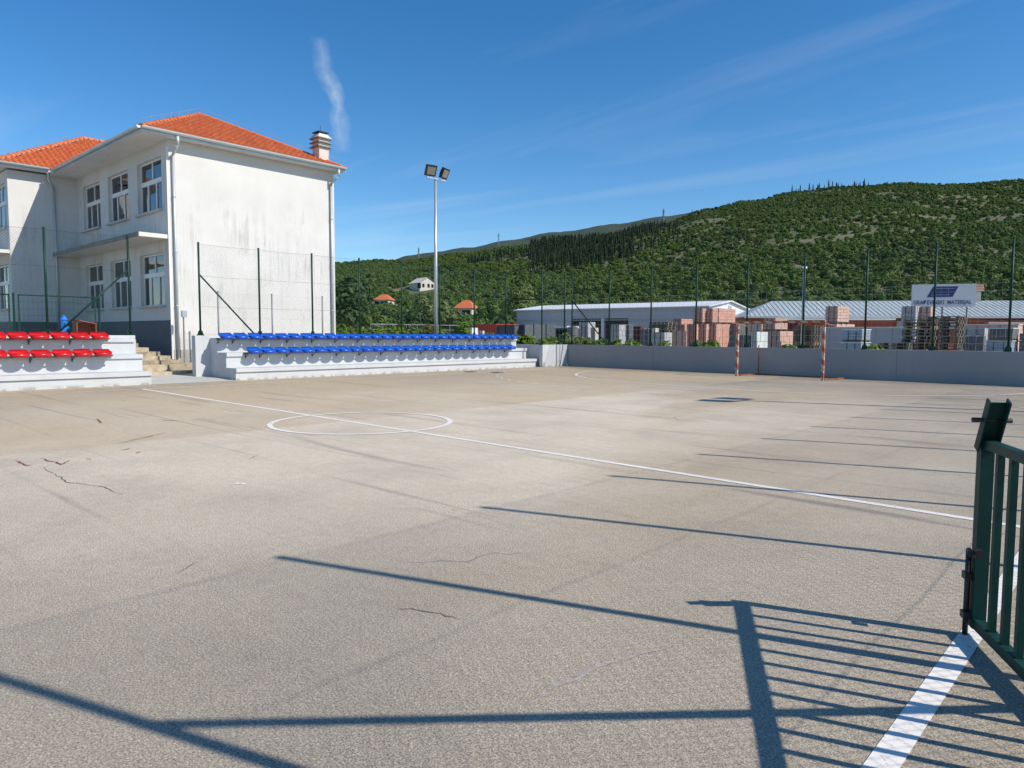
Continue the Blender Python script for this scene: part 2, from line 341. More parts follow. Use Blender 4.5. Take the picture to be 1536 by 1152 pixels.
def place(o, parent, loc, rz=0, name=None):      # shared-mesh piece
    c = bpy.data.objects.new(name or o.name.split('.')[0], o); COL.objects.link(c); c.parent = parent; c.location = loc; c.rotation_euler[2] = rz
    return c

# ================================================================== THE SETTING
GR = MB(); 
GR.quad((-5000, -2500, -.02), (3500, -2500, -.02), (3500, 6000, -.02), (-5000, 6000, -.02)); GR.build('ground', 'ground', kind='structure')
MB().quad((-120, 27.4, -.012), (60, 27.4, -.012), (60, 100, -.012), (-120, 100, -.012)).build('yard', 'yard_gravel', kind='structure')
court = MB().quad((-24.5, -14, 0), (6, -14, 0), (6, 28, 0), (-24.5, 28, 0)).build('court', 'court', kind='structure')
XL, XRT, YH = -20.3, -.67, 6.9
LW_ = .05
def flat(name, polys, m='line_paint', z=.004):
    b = MB()
    for P in polys: b.quad(*[(x, y, z) for x, y in P])
    return b.build(name, m, court)
flat('touchline', [[(XRT-LW_, -12), (XRT+LW_, -12), (XRT+LW_, 24.8), (XRT-LW_, 24.8)]])
flat('touchline', [[(XL-.035, -12), (XL+.035, -12), (XL+.035, 24.8), (XL-.035, 24.8)]], 'line_paint_faded')
flat('halfway_line', [[(XL+.04, 7.07-.045), (XRT-.06, 6.77-.045), (XRT-.06, 6.77+.045), (XL+.04, 7.07+.045)]])
def arc(cx, cy, r, a0, a1, n, wd=.045):
    P = []
    for i in range(n):
        t0, t1 = a0+(a1-a0)*i/n, a0+(a1-a0)*(i+1)/n
        P.append([(cx+(r-wd)*math.cos(t0), cy+(r-wd)*math.sin(t0)), (cx+(r+wd)*math.cos(t0), cy+(r+wd)*math.sin(t0)), (cx+(r+wd)*math.cos(t1), cy+(r+wd)*math.sin(t1)), (cx+(r-wd)*math.cos(t1), cy+(r-wd)*math.sin(t1))])
    return P
flat('centre_circle', arc(-10.07, 7.02, 1.50, 0, 2*math.pi, 96), z=.006)
GLp, GRp = Vector((-11.93, 25.12, 0)), Vector((-8.65, 24.70, 0))
gdir = (GRp-GLp).normalized(); gn = Vector((gdir.y, -gdir.x, 0))      # gn points to the court
ga = math.atan2(gdir.y, gdir.x)
flat('goal_area_line', arc(GLp.x, GLp.y, 6.02, ga-math.pi, ga-math.pi/2, 40, .04) + arc(GRp.x, GRp.y, 6.02, ga-math.pi/2, ga, 40, .04) +
     [[tuple((GLp+gn*5.98)[:2]), tuple((GRp+gn*5.98)[:2]), tuple((GRp+gn*6.06)[:2]), tuple((GLp+gn*6.06)[:2])]], 'line_paint_faded')
dash = []
for c, a0, a1 in ((GLp, ga-math.pi+.05, ga-math.pi/2), (GRp, ga-math.pi/2, ga-.05)):
    n = 27
    for i in range(0, n, 2): dash += arc(c.x, c.y, 9.0, a0+(a1-a0)*i/n, a0+(a1-a0)*(i+.75)/n, 3, .035)
for i in range(5):
    p, q = GLp+gdir*(.1+.68*i)+gn*9, GLp+gdir*(.5+.68*i)+gn*9
    dash.append([tuple((p-gn*.035)[:2]), tuple((q-gn*.035)[:2]), tuple((q+gn*.035)[:2]), tuple((p+gn*.035)[:2])])
flat('free_throw_line', dash, 'line_paint_faded', .005)
flat('penalty_mark', [[(-6.80, 3.20), (-6.69, 3.25), (-6.72, 3.30), (-6.83, 3.25)]])
flat('goal_line', [[(XL, 24.84), (XRT, 24.84), (XRT, 24.9), (XL, 24.9)]], 'line_paint_faded', .0045)
MB().add([(-21.9, 7.9, .004), (-21.9, 10.5, .004), (-25.0, 10.6, .11), (-25.0, 7.9, .11)], [(0, 1, 2, 3)]).build('apron', 'apron', kind='structure')
def strip(name, pts, wd, m, z=.003):
    P = [gz(*p, z) for p in pts]; Q = []
    for p, q_ in zip(P, P[1:]):
        n = max(3, int((q_-p).length/.07)); d = (q_-p).normalized(); sd = Vector((-d.y, d.x, 0))
        Q += [p+(q_-p)*i/n+sd*random.uniform(-.016, .016) for i in range(n)]
    Q.append(P[-1]); b = MB(); N = len(Q); L_, R_ = [], []
    for i, p in enumerate(Q):
        d = (Q[min(i+1, N-1)]-Q[max(i-1, 0)]).normalized(); sd = Vector((-d.y, d.x, 0)); t = min(i, N-1-i)/max(1, N*.25); k = wd/2*min(1, .15+t)*random.uniform(.45, 1.3); L_.append(p-sd*k); R_.append(p+sd*k)
    for i in range(N-1): b.quad(L_[i], L_[i+1], R_[i+1], R_[i])
    return b.build(name, m, court)
for pts in ([(24, 690), (34, 695), (41, 698), (49, 697)], [(62, 687), (73, 691), (84, 693), (92, 697), (104, 690)], [(145, 628), (149, 631), (152, 635)], [(128, 688), (136, 689)], [(180, 675), (188, 674), (196, 672)], [(205, 680), (212, 677)], [(240, 629), (256, 631), (268, 630)]): strip('tar_mark', pts, .032, 'mark_red')
strip('crack', [(176, 666), (196, 661), (213, 657), (230, 653), (249, 649)], .028, 'mark_dark'); strip('crack', [(62, 700), (85, 712), (103, 724), (130, 727), (152, 729), (184, 743)], .010, 'mark_dark'); strip('crack', [(390, 680), (372, 690)], .008, 'mark_dark')
strip('chalk_line', [(780, 1060), (840, 1027), (900, 1001), (960, 980), (1012, 966)], .022, 'chalk')
for pts, wd in (([(596, 912), (625, 914), (660, 921), (688, 929)], .014), ([(268, 859), (282, 850), (298, 842)], .012)): strip('stain', pts, wd, 'mark_brown')
for (cx, cy), lb in (((-20.73, 19.68), 'dark round iron manhole cover flush with the court beside the blue seats'), ((-19.65, 20.12), 'dark manhole cover touching the dashed court line')):
    b = MB(); n = 24
    b.add([(cx+.24*math.cos(t*2*math.pi/n), cy+.24*math.sin(t*2*math.pi/n), .012) for t in range(n)]+[(cx+.27*math.cos(t*2*math.pi/n), cy+.27*math.sin(t*2*math.pi/n), .001) for t in range(n)], [tuple(range(n))]+[(i, i+n, (i+1) % n+n, (i+1) % n) for i in range(n)])
    for k in range(-3, 4): b.box(cx-.14, cx+.14, cy+k*.055-.01, cy+k*.055+.01, .011, .016)
    tag(b.build('manhole_cover', 'bracket', o=(cx, cy, 0)), lb, 'manhole cover')

# ---- hill as a height field round the valley
SKY = [(300, 392), (505, 389), (560, 383), (600, 385), (625, 384), (700, 374), (760, 365), (850, 354), (900, 347), (985, 331), (1060, 310), (1120, 297), (1180, 285), (1260, 275), (1360, 270), (1420, 271), (1536, 266), (1700, 258), (1900, 250)]
FAR = [(300, 420), (560, 400), (620, 383), (650, 378), (700, 371), (760, 360), (850, 346), (920, 336), (985, 325), (1060, 316), (1200, 310), (1500, 290), (1900, 280)]
def interp(T, x):
    if x <= T[0][0]: return T[0][1]
    for (a, b), (c, d) in zip(T, T[1:]):
        if x <= c: t = (x-a)/(c-a); t = t*t*(3-2*t); return b+(d-b)*t
    return T[-1][1]
def tan_el(px, py): d = ray(px, py); return d.z/math.hypot(d.x, d.y)
def az_px(px): d = ray(px, 505); return math.atan2(d.x, d.y)
AZ = [(az_px(x), x) for x in range(300, 1901, 10)]
def px_of_az(a):
    if a <= AZ[0][0]: return 300
    if a >= AZ[-1][0]: return 1900
    lo, hi = 0, len(AZ)-1
    while hi-lo > 1:
        m = (lo+hi)//2
        if AZ[m][0] <= a: lo = m
        else: hi = m
    t = (a-AZ[lo][0])/(AZ[hi][0]-AZ[lo][0]); return AZ[lo][1]+t*10
from mathutils import noise as mnoise
def crest(a):
    px = px_of_az(a)
    return px, 480+240*min(1, max(0, (px-560)/450)), tan_el(px, interp(SKY, px))
RB = 118.
def hill_z(x, y):
    r = math.hypot(x, y); a = math.atan2(x, y); px, RC, te = crest(a)
    if r < RB: return -.3
    top = te*RC+CAMH-3.2
    t = (r-RB)/(RC-RB)
    z = top*(t**1.18 if t < 1 else max(0, 1-.6*(t-1)**1.5))
    bump = mnoise.noise(Vector((x*.018, y*.018, 3)))*5+mnoise.noise(Vector((x*.006, y*.006, 9)))*9
    return z + bump*min(1, t*1.3)*max(0, 1-abs(t-.5)*1.2) - .3
def polar_sheet(name, m, zf, r0, r1, nr, a0, a1, na):
    V, F = [], []
    for i in range(nr+1):
        r = r0+(r1-r0)*(i/nr)
        for j in range(na+1):
            a = a0+(a1-a0)*j/na; x, y = r*math.sin(a), r*math.cos(a); V.append((x, y, zf(x, y)))
    for i in range(nr):
        for j in range(na): k = i*(na+1)+j; F.append((k, k+1, k+na+2, k+na+1))
    return MB().add(V, [f[::-1] for f in F]).build(name, m, kind='structure', smooth=True)
A0, A1 = az_px(330), az_px(1880)
polar_sheet('hillside', 'hill', hill_z, RB, 1050, 90, A0, A1, 150)
def far_z(x, y):
    r = math.hypot(x, y); a = math.atan2(x, y); te = tan_el(px_of_az(a), interp(FAR, px_of_az(a))); t = (r-1300)/(1150)
    return (te*2450+CAMH)*(max(0, t)**.9 if t < 1 else 1-.3*(t-1)) + mnoise.noise(Vector((x*.01, y*.01, 1)))*4+mnoise.noise(Vector((x*.05, y*.05, 5)))*2
polar_sheet('far_ridge', 'far_hill', far_z, 1300, 3000, 34, A0, A1, 220)
def hit_hill(px, py):
    d = ray(px, py); d = d/math.hypot(d.x, d.y); r = RB
    while r < 1000:
        p = CAM+d*r
        if p.z < hill_z(p.x, p.y): return p
        r += 2
    return CAM+d*420

# ================================================================== WALLS AND FENCES
ea, eb = 26.27, -.0407                            # end wall line y = ea + eb x
def wl(px, py): return line_hit(px, py, ea, eb)
CX, CY = -21.65, ea+eb*-21.65
ed = Vector((1, eb, 0)).normalized(); en = Vector((-ed.y, ed.x, 0))
def wallseg(name, label, P, Q, h, th, m, parts=True):
    P, Q = Vector(P), Vector(Q); d = (Q-P).normalized(); n = Vector((-d.y, d.x, 0)); L = (Q-P).length
    t = thing(name, label, 'wall', P)
    k = max(1, round(L/4.6))
    for i in range(k):                            # cast panels with a recessed joint
        a, b = P+d*(L*i/k+.006), P+d*(L*(i+1)/k-.006)
        MB().obox((a+b)/2+n*th/2+Vector((0, 0, h/2-.02)), (b-a)/2, n*th/2, Vector((0, 0, h/2+.02))).build('wall_panel', m, t, P)
    MB().obox((P+Q)/2+n*th/2+Vector((0, 0, h/2-.03)), (Q-P)/2, n*(th/2-.012), Vector((0, 0, h/2))).build('wall_core', m, t, P)
    return t
wallseg('end_wall', 'long grey painted concrete wall behind the rusty goal', (CX, CY, 0), (3, ea+eb*3, 0), 1.05, .22, 'end_wall_shade_paint')
wallseg('return_wall', 'short sunlit pale grey wall in the corner past the blue seats', (CX, 25.25, 0), (CX, CY-.02, 0), 1.05, .2, 'painted_concrete')
wallseg('corner_wall', 'short shaded grey wall behind the far end of the blue seats', (-24.4, 25.45, 0), (CX-.21, 25.45, 0), 1.05, .2, 'painted_concrete')

def chain_link(b, P, Q, z0, z1, pitch=.085, r=.0016):
    P, Q = Vector(P), Vector(Q); L = (Q-P).length; d = (Q-P)/L; H = z1-z0; n = Vector((-d.y, d.x, 0))
    def wire(u0, v0, u1, v1, o):
        p = P+d*u0+n*o; q = P+d*u1+n*o; p = Vector((p.x, p.y, z0+v0)); q = Vector((q.x, q.y, z0+v1))
        m = max(1, int((q-p).length/.5))
        for i in range(m): b.tube(p+(q-p)*i/m, p+(q-p)*(i+1)/m, r, 3, caps=False)   # short lengths keep ray tracing quick
    c = pitch/2
    while c < L+H:
        u0, v0 = (c, 0) if c <= L else (L, c-L); u1, v1 = (0, c) if c <= H else (c-H, H)
        wire(u0, v0, u1, v1, .002)
        wire(L-u0, v0, L-u1, v1, -.002)
        c += pitch
def fence(name, label, posts, braces=(), r=.034, mesh=True, top_wires=(1., .66, .33), wire_r=.0016, plate=True, pitch=.085, pm='green_paint', wm='green_wire'):
    o = Vector(posts[0][:3]); t = thing(name, label, 'fence', o)
    for (x, y, z0, z1) in posts:
        b = MB().tube((x, y, z0-.02), (x, y, z1), r, 10); pob = b.build('post', pm, t, o, True)
        MB().tube((x, y, z1-.005), (x, y, z1+.02), r*1.15, 10).build('post_cap', pm, pob, o)
        if plate:
            pb = MB().obox((x, y, z0+.012), (.09, 0, 0), (0, .09, 0), (0, 0, .012))
            for k in range(4):
                a = k*math.pi/2; e = Vector((math.cos(a), math.sin(a), 0))
                pb.add([Vector((x, y, z0+.02))+e*.03, Vector((x, y, z0+.02))+e*.1, Vector((x, y, z0+.12))+e*.085, Vector((x, y, z0+.19))+e*.03], [(0, 1, 2, 3)])
                pb.tube((x+math.cos(a+.78)*.1, y+math.sin(a+.78)*.1, z0+.02), (x+math.cos(a+.78)*.1, y+math.sin(a+.78)*.1, z0+.05), .012, 6)
            pb.tube((x, y, z0+.02), (x, y, z0+.17), r*1.5, 10)
            pb.build('base_plate', pm, pob, o)
    for p, q in braces: MB().tube(p, q, r*.85, 8).build('brace', pm, t, o, True)
    if mesh:
        b = MB(); wvs = [MB() for _ in top_wires]
        for A, B in zip(posts, posts[1:]):
            chain_link(b, (A[0], A[1], 0), (B[0], B[1], 0), max(A[2], B[2])+.03, min(A[3], B[3])-.04, pitch, wire_r)
            for wv, k in zip(wvs, top_wires):
                za, zb = A[2]+(A[3]-A[2])*k-.04, B[2]+(B[3]-B[2])*k-.04; mid = Vector(((A[0]+B[0])/2, (A[1]+B[1])/2, (za+zb)/2-.025))
                wv.tube((A[0], A[1], za), mid, .0028, 4, caps=False); wv.tube(mid, (B[0], B[1], zb), .0028, 4, caps=False)
        b.build('chain_link', wm, t, o, kind='stuff'); [wv.build('tension_wire', wm, t, o) for wv in wvs]
    return t
XB = -23.97
bl = [(XB, 10.25+2.13*k, 1.44, 4.53) for k in range(8)]
fence('court_fence', 'green posts and wire mesh on the back wall behind the blue seats', bl, [((XB, 10.27, 3.47), (XB, 12.2, 1.46))], wire_r=.0012)
rd = [(XB, 8.06-2.24*k, 1.44, 4.53) for k in range(0, 7)]
fence('court_fence', 'green posts and wire mesh on the back wall behind the red seats', rd, [((XB, 8.05, 3.48), (XB, 6.04, 1.47))])
ef = []
for px in (857, 913, 976, 1044, 1121, 1206, 1300, 1403, 1518):
    p = wl(px, 400); ef.append((p.x, p.y+.1, 1.05, 4.53))
stp = ef[-1][0]-ef[-2][0]
ef.append((ef[-1][0]+2.05, ea+eb*(ef[-1][0]+2.05)+.1, 1.05, 4.53)); 
fence('court_fence', 'green posts and wire mesh on top of the wall behind the goal', ef, [((ef[0][0]+.02, ef[0][1], 3.15), (ef[1][0]-.1, ef[1][1], 1.07))])
fence('court_fence', 'green posts and mesh on the short corner wall past the blue seats', [(CX-.1, 25.3, 1.05, 4.53), (CX-.1, CY-.15, 1.05, 4.53)], top_wires=(1., .5))
tf = MB(); tf.bar((XB, 25.2, 3.2), (CX-.1, 25.3, 3.2), .05, .05); tf.bar((CX-.1, 25.3, 3.2), (ef[0][0], ef[0][1], 3.2), .05, .05)
rails = tf.build('corner_rail', 'green_paint', o=(CX, 25.3, 3.2)); tag(rails, 'green horizontal rail bracing the fence posts in the far corner', 'rail')
# right side fence (outside the picture, its shadows fall on the court)
XF = .55
rf = [(XF, 2.16+1.925*k, 0, 4.48) for k in range(0, 13)]
fence('court_fence', 'tall green fence along the near touchline casting the post shadows', rf, [((XF, 2.18, 3.07), (XF, 4.07, .42))], wire_r=.0013, pitch=.075)
# welded wire yard fence behind the end wall
yf = thing('yard_fence', 'pale welded wire fence of the building material yard', 'fence', (-14, 27.3, 0))
o = (-14, 27.3, 0); b = MB(); yy = 27.35
for k in range(0, 122):
    x = -23+.215*k; b.tube((x, yy, .0), (x, yy, 3.25), .0028, 3, caps=False)
for k in range(0, 12): b.tube((-23, yy, .55+.245*k), (3.2, yy, .55+.245*k), .0028, 3, caps=False)
b.build('wire_mesh', 'pale_wire', yf, o, kind='stuff')
for e_ in ef[:9]:
    x = e_[0]*yy/e_[1]; MB().tube((x, yy, -.02), (x, yy, 3.3), .02, 8).build('post', 'grey_post', yf, o)

# ================================================================== GRANDSTANDS
seat_mesh = {}
def seat_bm(m):
    if m in seat_mesh: return seat_mesh[m]
    n = 10; V = []; top = {}; bot = {}
    b = MB()
    for lay in (0, 1):
        for i in range(n+1):
            for j in range(n+1):
                a, c = -1+2*i/n, -1+2*j/n
                x = a*math.sqrt(1-.56*c*c)*1.14; y = c*math.sqrt(1-.36*a*a)*1.10
                rr = max(abs(a), abs(c))
                z = .05*rr**5 + .075*max(0, -a)**2.5 - .02*max(0, a)**3 - .03*(1-rr*rr)
                if lay: z -= .045+.015*(1-rr)+.045*max(0, a)**2; x *= .97; y *= .97
                V.append((x*.195, y*.225, z))
    F = []; N = (n+1)*(n+1)
    for i in range(n):
        for j in range(n):
            k = i*(n+1)+j; F.append((k, k+n+1, k+n+2, k+1)); F.append((N+k, N+k+1, N+k+n+2, N+k+n+1))
    for i in range(n):
        for (p, q) in ((i*(n+1), (i+1)*(n+1)), ((i+1)*(n+1)+n, i*(n+1)+n), (i+1, i), (n*(n+1)+i, n*(n+1)+i+1)): F.append((p, N+p, N+q, q)[::-1])
    me = bpy.data.meshes.new('seat'); me.from_pydata(V, [], F); me.materials.append(MATS[m]); me.polygons.foreach_set('use_smooth', [True]*len(me.polygons)); me.update()
    bm = bmesh.new(); bm.from_mesh(me); bmesh.ops.recalc_face_normals(bm, faces=bm.faces); bm.to_mesh(me); bm.free()
    seat_mesh[m] = me; return me
def bracket_mesh():
    b = MB().bar((-.2, 0, -.06), (.13, 0, -.06), .03, .025); b.bar((-.195, 0, -.06), (-.195, 0, -.24), .03, .02, (1, 0, 0)); b.bar((-.19, 0, -.22), (.06, 0, -.07), .02, .02)
    me = bpy.data.meshes.new('bracket'); me.from_pydata(b.v, [], b.f); me.materials.append(MATS['bracket']); return me
BRK = bracket_mesh()
def stand(name, label, xf, y0, y1, wall0, wall1, rows, sm):
    o = Vector((xf, y0, 0)); t = thing(name, label, 'grandstand', o)
    xs = (xf, xf-.66, xf-1.31, xf-1.88); zs = (.39, .88, 1.36)
    zb = -.02
    for k in range(3):
        xi = xs[3]
        MB().box(xi, xs[k]-.055, y0, y1, zb, zs[k]-.125).build('step_body', 'painted_concrete', t, o)
        MB().box(xi, xs[k], y0-.004, y1+.004, zs[k]-.125, zs[k]).build('tread_slab', 'painted_concrete', t, o)
        zb = zs[k]
    MB().box(xs[3]-.28, xs[3], wall0, wall1, -.02, 1.44).build('back_wall', 'painted_concrete', t, o)
    for (ys, n, lev) in rows:
        xr = xs[lev]; z = zs[lev]+.05
        MB().box(xr+.02, xr+.07, ys-.3, ys+.5*(n-1)+.3, z-.10, z-.05).build('seat_rail', 'bracket', t, o)
        MB().box(xr+.25, xr+.29, ys-.25, ys+.5*(n-1)+.25, z-.075, z-.045).build('seat_rail', 'bracket', t, o)
        for k in range(n):
            jx = random.uniform(-.008, .008)
            s = bpy.data.objects.new('seat', seat_bm(sm)); COL.objects.link(s); s.parent = t; s.location = Vector((xr+.20+jx, ys+.5*k, z))-o; s.rotation_euler = (random.uniform(-.03, .03), random.uniform(-.03, .03), random.uniform(-.04, .04))
            if k % 2 == 1 or k == 0:
                c = bpy.data.objects.new('bracket', BRK); COL.objects.link(c); c.parent = t; c.location = Vector((xr+.20, ys+.5*k-.22, z))-o
    return t
stand('grandstand', 'stepped grey concrete stand with two rows of blue seats', -21.93, 10.5, 25.2, 10.0, 25.42, ((10.72, 29, 2), (11.35, 26, 1)), 'blue_plastic')
nr = 9
stand('grandstand', 'stepped grey concrete stand with two rows of red seats', -21.88, -11.0, 7.9, -11.0, 8.12, ((6.88-.5*(nr-1), nr, 2), (6.75-.5*(nr-1), nr, 1)), 'red_plastic')

# ---- terrace, landing and stone stairs
MB().box(-48, -24.08, -14, 8.25, -.02, 1.30).build('terrace', 'concrete', kind='structure')
MB().box(-27.6, -25.75, 8.27, 19, -.02, .42).build('landing', 'stone_step', kind='structure')
MB().box(-25.74, -24.12, 10.9, 19, -.02, .40).build('path', 'stone_step', kind='structure')
st = thing('stone_stairs', 'worn yellowish stone stairs between the two seating stands', 'stairs', (-25, 9, 0)); o = (-25, 9, 0)
MB().box(-25.76, -24.85, 8.0, 10.1, -.02, .21).build('step', 'stone_step', st, o)
MB().box(-25.74, -25.42, 8.0, 10.95, .0, .425).build('step', 'stone_step', st, o)
ys = [10.35, 10.0, 9.66, 9.33, 9.0, 8.68, 8.36]
for k in range(6): MB().box(-27.15+.003*k, -25.78-.07*k, 8.26, ys[k]-.02*(k % 2), .42+.148*k-.01, .42+.148*(k+1)).build('step', 'stone_step' if k % 2 else 'stone_step_dark', st, o)

# ================================================================== SCHOOL
S_ = .012; CO = Vector((-27.2, 10.60, 0)); UU = Vector((-1, -S_, 0)).normalized(); VV = Vector((-S_, 1, 0)).normalized(); ZZ = Vector((0, 0, 1))
def SP(u, v, z): return CO+UU*u+VV*v+ZZ*z
so_ = CO.copy(); school = thing('school_building', 'white two storey school with orange tiled hip roofs and shaded windows', 'building', so_)
EZ = 8.60
def wall_holes(name, m, O, A, Nv, L, z0, z1, holes, dpt=.22, parent=school):
    b = MB(); us = sorted({0, L, *[h[0] for h in holes], *[h[1] for h in holes]}); zs = sorted({z0, z1, *[h[2] for h in holes], *[h[3] for h in holes]})
    P = lambda u, z, d=0: O+A*u+ZZ*z-Nv*d
    for u0, u1 in zip(us, us[1:]):
        for a, c in zip(zs, zs[1:]):
            if any(h[0] <= (u0+u1)/2 <= h[1] and h[2] <= (a+c)/2 <= h[3] for h in holes): continue
            b.quad(P(u0, a), P(u1, a), P(u1, c), P(u0, c)); b.quad(P(u0, a, dpt+.03), P(u0, c, dpt+.03), P(u1, c, dpt+.03), P(u1, a, dpt+.03))
    for h in holes:
        for (p, q) in (((h[0], h[2]), (h[0], h[3])), ((h[1], h[3]), (h[1], h[2])), ((h[0], h[3]), (h[1], h[3])), ((h[1], h[2]), (h[0], h[2]))):
            b.quad(P(*p), P(*q), P(*q, dpt+.03), P(*p, dpt+.03))
    return b.build(name, m, parent, so_)
def window(O, A, Nv, u0, u1, z0, z1, inset=.13, parent=school, curtain=False):
    P = lambda u, z, d: O+A*u+ZZ*z-Nv*d
    fr = MB(); fw = .06
    def bar(ua, ub, za, zb, d0=inset, dd=.07): fr.obox(P((ua+ub)/2, (za+zb)/2, d0+dd/2), A*(ub-ua)/2, Nv*dd/2, ZZ*(zb-za)/2)
    bar(u0, u0+fw, z0, z1); bar(u1-fw, u1, z0, z1); bar(u0+fw, u1-fw, z0, z0+fw); bar(u0+fw, u1-fw, z1-fw, z1)
    zt = z0+(z1-z0)*.60; bar(u0+fw, u1-fw, zt-.085, zt+.085)
    um = u0+(u1-u0)*.5; bar(um-.035, um+.035, zt+.085, z1-fw)
    k1, k2 = u0+(u1-u0)*.36, u0+(u1-u0)*.70
    for k in (k1, k2): bar(k-.038, k+.038, z0+fw, zt-.085)
    f = fr.build('window', 'window_white', parent, so_)
    for (a, c, e, g) in ((u0+fw, um-.035, zt+.085, z1-fw), (um+.035, u1-fw, zt+.085, z1-fw), (u0+fw, k1-.038, z0+fw, zt-.085), (k1+.038, k2-.038, z0+fw, zt-.085), (k2+.038, u1-fw, z0+fw, zt-.085)):
        tl = random.uniform(-.006, .006); d0 = inset+.035
        MB().quad(P(a-.005, g+.005, d0), P(c+.005, g+.005, d0-tl), P(c+.005, e-.005, d0), P(a-.005, e-.005, d0+tl)).build('pane', 'glass', f, so_)
    sb = MB().obox(P((u0+u1)/2, z0-.03, -.02), A*((u1-u0)/2+.06), Nv*.13, ZZ*.035); sb.build('sill', 'sill', f, so_)
    if curtain:
        MB().obox(P((u0+u1)/2, (z0+z1)/2, inset+.35), A*((u1-u0)/2-.1), Nv*.01, ZZ*((z1-z0)/2-.05)).build('curtain', 'curtain', f, so_)
WU = ((.60, 2.94), (3.93, 6.21), (7.2, 9.42)); WZ = ((6.13, 8.1), (2.56, 4.56))
LU = 10.25; DV = 7.07
NF = -VV
hs = [(a, c, z0, z1) for (a, c) in WU for (z0, z1) in WZ]
wall_holes('wall', 'plaster', SP(0, 0, 0), UU, NF, LU, 2.0, EZ, [h for h in hs])
wall_holes('plinth', 'plinth_paint', SP(0, -.012, 0), UU, NF, LU, .3, 2.0, [])
for h in hs: window(SP(0, 0, 0), UU, NF, *h, curtain=False)
# sunlit end wall
b = MB(); b.quad(SP(0, 0, .9), SP(0, DV, .9), SP(0, DV, EZ), SP(0, 0, EZ)); b.build('wall', 'plaster', school, so_)
b = MB(); b.quad(SP(-.02, 0, .3), SP(-.02, DV, .3), SP(-.02, DV, .9), SP(-.02, 0, .9)); b.quad(SP(0, 0, .9), SP(-.02, 0, .9), SP(-.02, DV, .9), SP(0, DV, .9)); b.quad(SP(0, 0, .3), SP(0, 0, .9), SP(-.02, 0, .9), SP(-.02, 0, .3)); b.build('plinth', 'concrete', school, so_)
b = MB(); b.quad(SP(0, DV, 0), SP(LU, DV, 0), SP(LU, DV, EZ), SP(0, DV, EZ)); b.build('wall', 'plaster', school, so_)
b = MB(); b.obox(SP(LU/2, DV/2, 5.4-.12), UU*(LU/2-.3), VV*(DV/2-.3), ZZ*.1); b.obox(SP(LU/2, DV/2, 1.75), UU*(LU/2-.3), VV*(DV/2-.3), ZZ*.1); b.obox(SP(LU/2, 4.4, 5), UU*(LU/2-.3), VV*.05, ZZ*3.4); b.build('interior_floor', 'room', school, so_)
# left wing: east wall from v=-2.75 to DV, south front
LWV = -2.68; LWD = 8.6
b = MB(); b.quad(SP(LU, LWV, 2.0), SP(LU, 0, 2.0), SP(LU, 0, EZ), SP(LU, LWV, EZ)); b.build('wall', 'plaster', school, so_)
b = MB(); b.quad(SP(LU-.012, LWV, 1.2), SP(LU-.012, 0, 1.2), SP(LU-.012, 0, 2.0), SP(LU-.012, LWV, 2.0)); b.build('plinth', 'plinth_paint', school, so_)
lh = [(.45, 2.8, z0, z1) for (z0, z1) in WZ] + [(3.8, 6.1, z0, z1) for (z0, z1) in WZ]
wall_holes('wall', 'plaster', SP(LU, LWV, 0), UU, NF, LWD, 2.0, EZ, lh)
wall_holes('plinth', 'plinth_paint', SP(LU, LWV-.012, 0), UU, NF, LWD, 1.2, 2.0, [])
for h in lh: window(SP(LU, LWV, 0), UU, NF, *h)
b = MB(); b.quad(SP(LU+LWD, LWV, 0), SP(LU+LWD, 12, 0), SP(LU+LWD, 12, EZ), SP(LU+LWD, LWV, EZ)); b.quad(SP(LU, 12, 0), SP(LU+LWD, 12, 0), SP(LU+LWD, 12, EZ), SP(LU, 12, EZ)); b.quad(SP(LU, DV, 0), SP(LU, 12, 0), SP(LU, 12, EZ), SP(LU, DV, EZ)); b.build('wall', 'plaster', school, so_)
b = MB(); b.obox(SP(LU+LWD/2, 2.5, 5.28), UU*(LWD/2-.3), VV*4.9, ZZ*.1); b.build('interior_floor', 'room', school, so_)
# canopies between storeys
MB().obox(SP(5.1, -.54, 5.06), UU*5.08, VV*.52, ZZ*.075).build('canopy', 'soffit', school, so_)
MB().obox(SP(5.1, -1.072, 5.06), UU*5.08, VV*.012, ZZ*.085).build('canopy_edge', 'dark_slab', school, so_)
MB().obox(SP(LU+4.3, LWV-.62, 5.06), UU*4.3, VV*.60, ZZ*.075).build('canopy', 'soffit', school, so_)
# soffits
OVF, OVS = 1.06, .46
b = MB(); b.obox(SP((LU-OVS)/2+0, (DV-OVF+.3)/2, EZ+.03), UU*((LU+OVS)/2), VV*((DV+OVF+.3)/2), ZZ*.03); b.build('soffit', 'soffit', school, so_)
b = MB(); b.obox(SP(LU+LWD/2, (12+LWV-.6)/2, EZ+.096), UU*(LWD/2+OVS), VV*((12-LWV+.6)/2), ZZ*.03); b.build('soffit', 'soffit', school, so_)
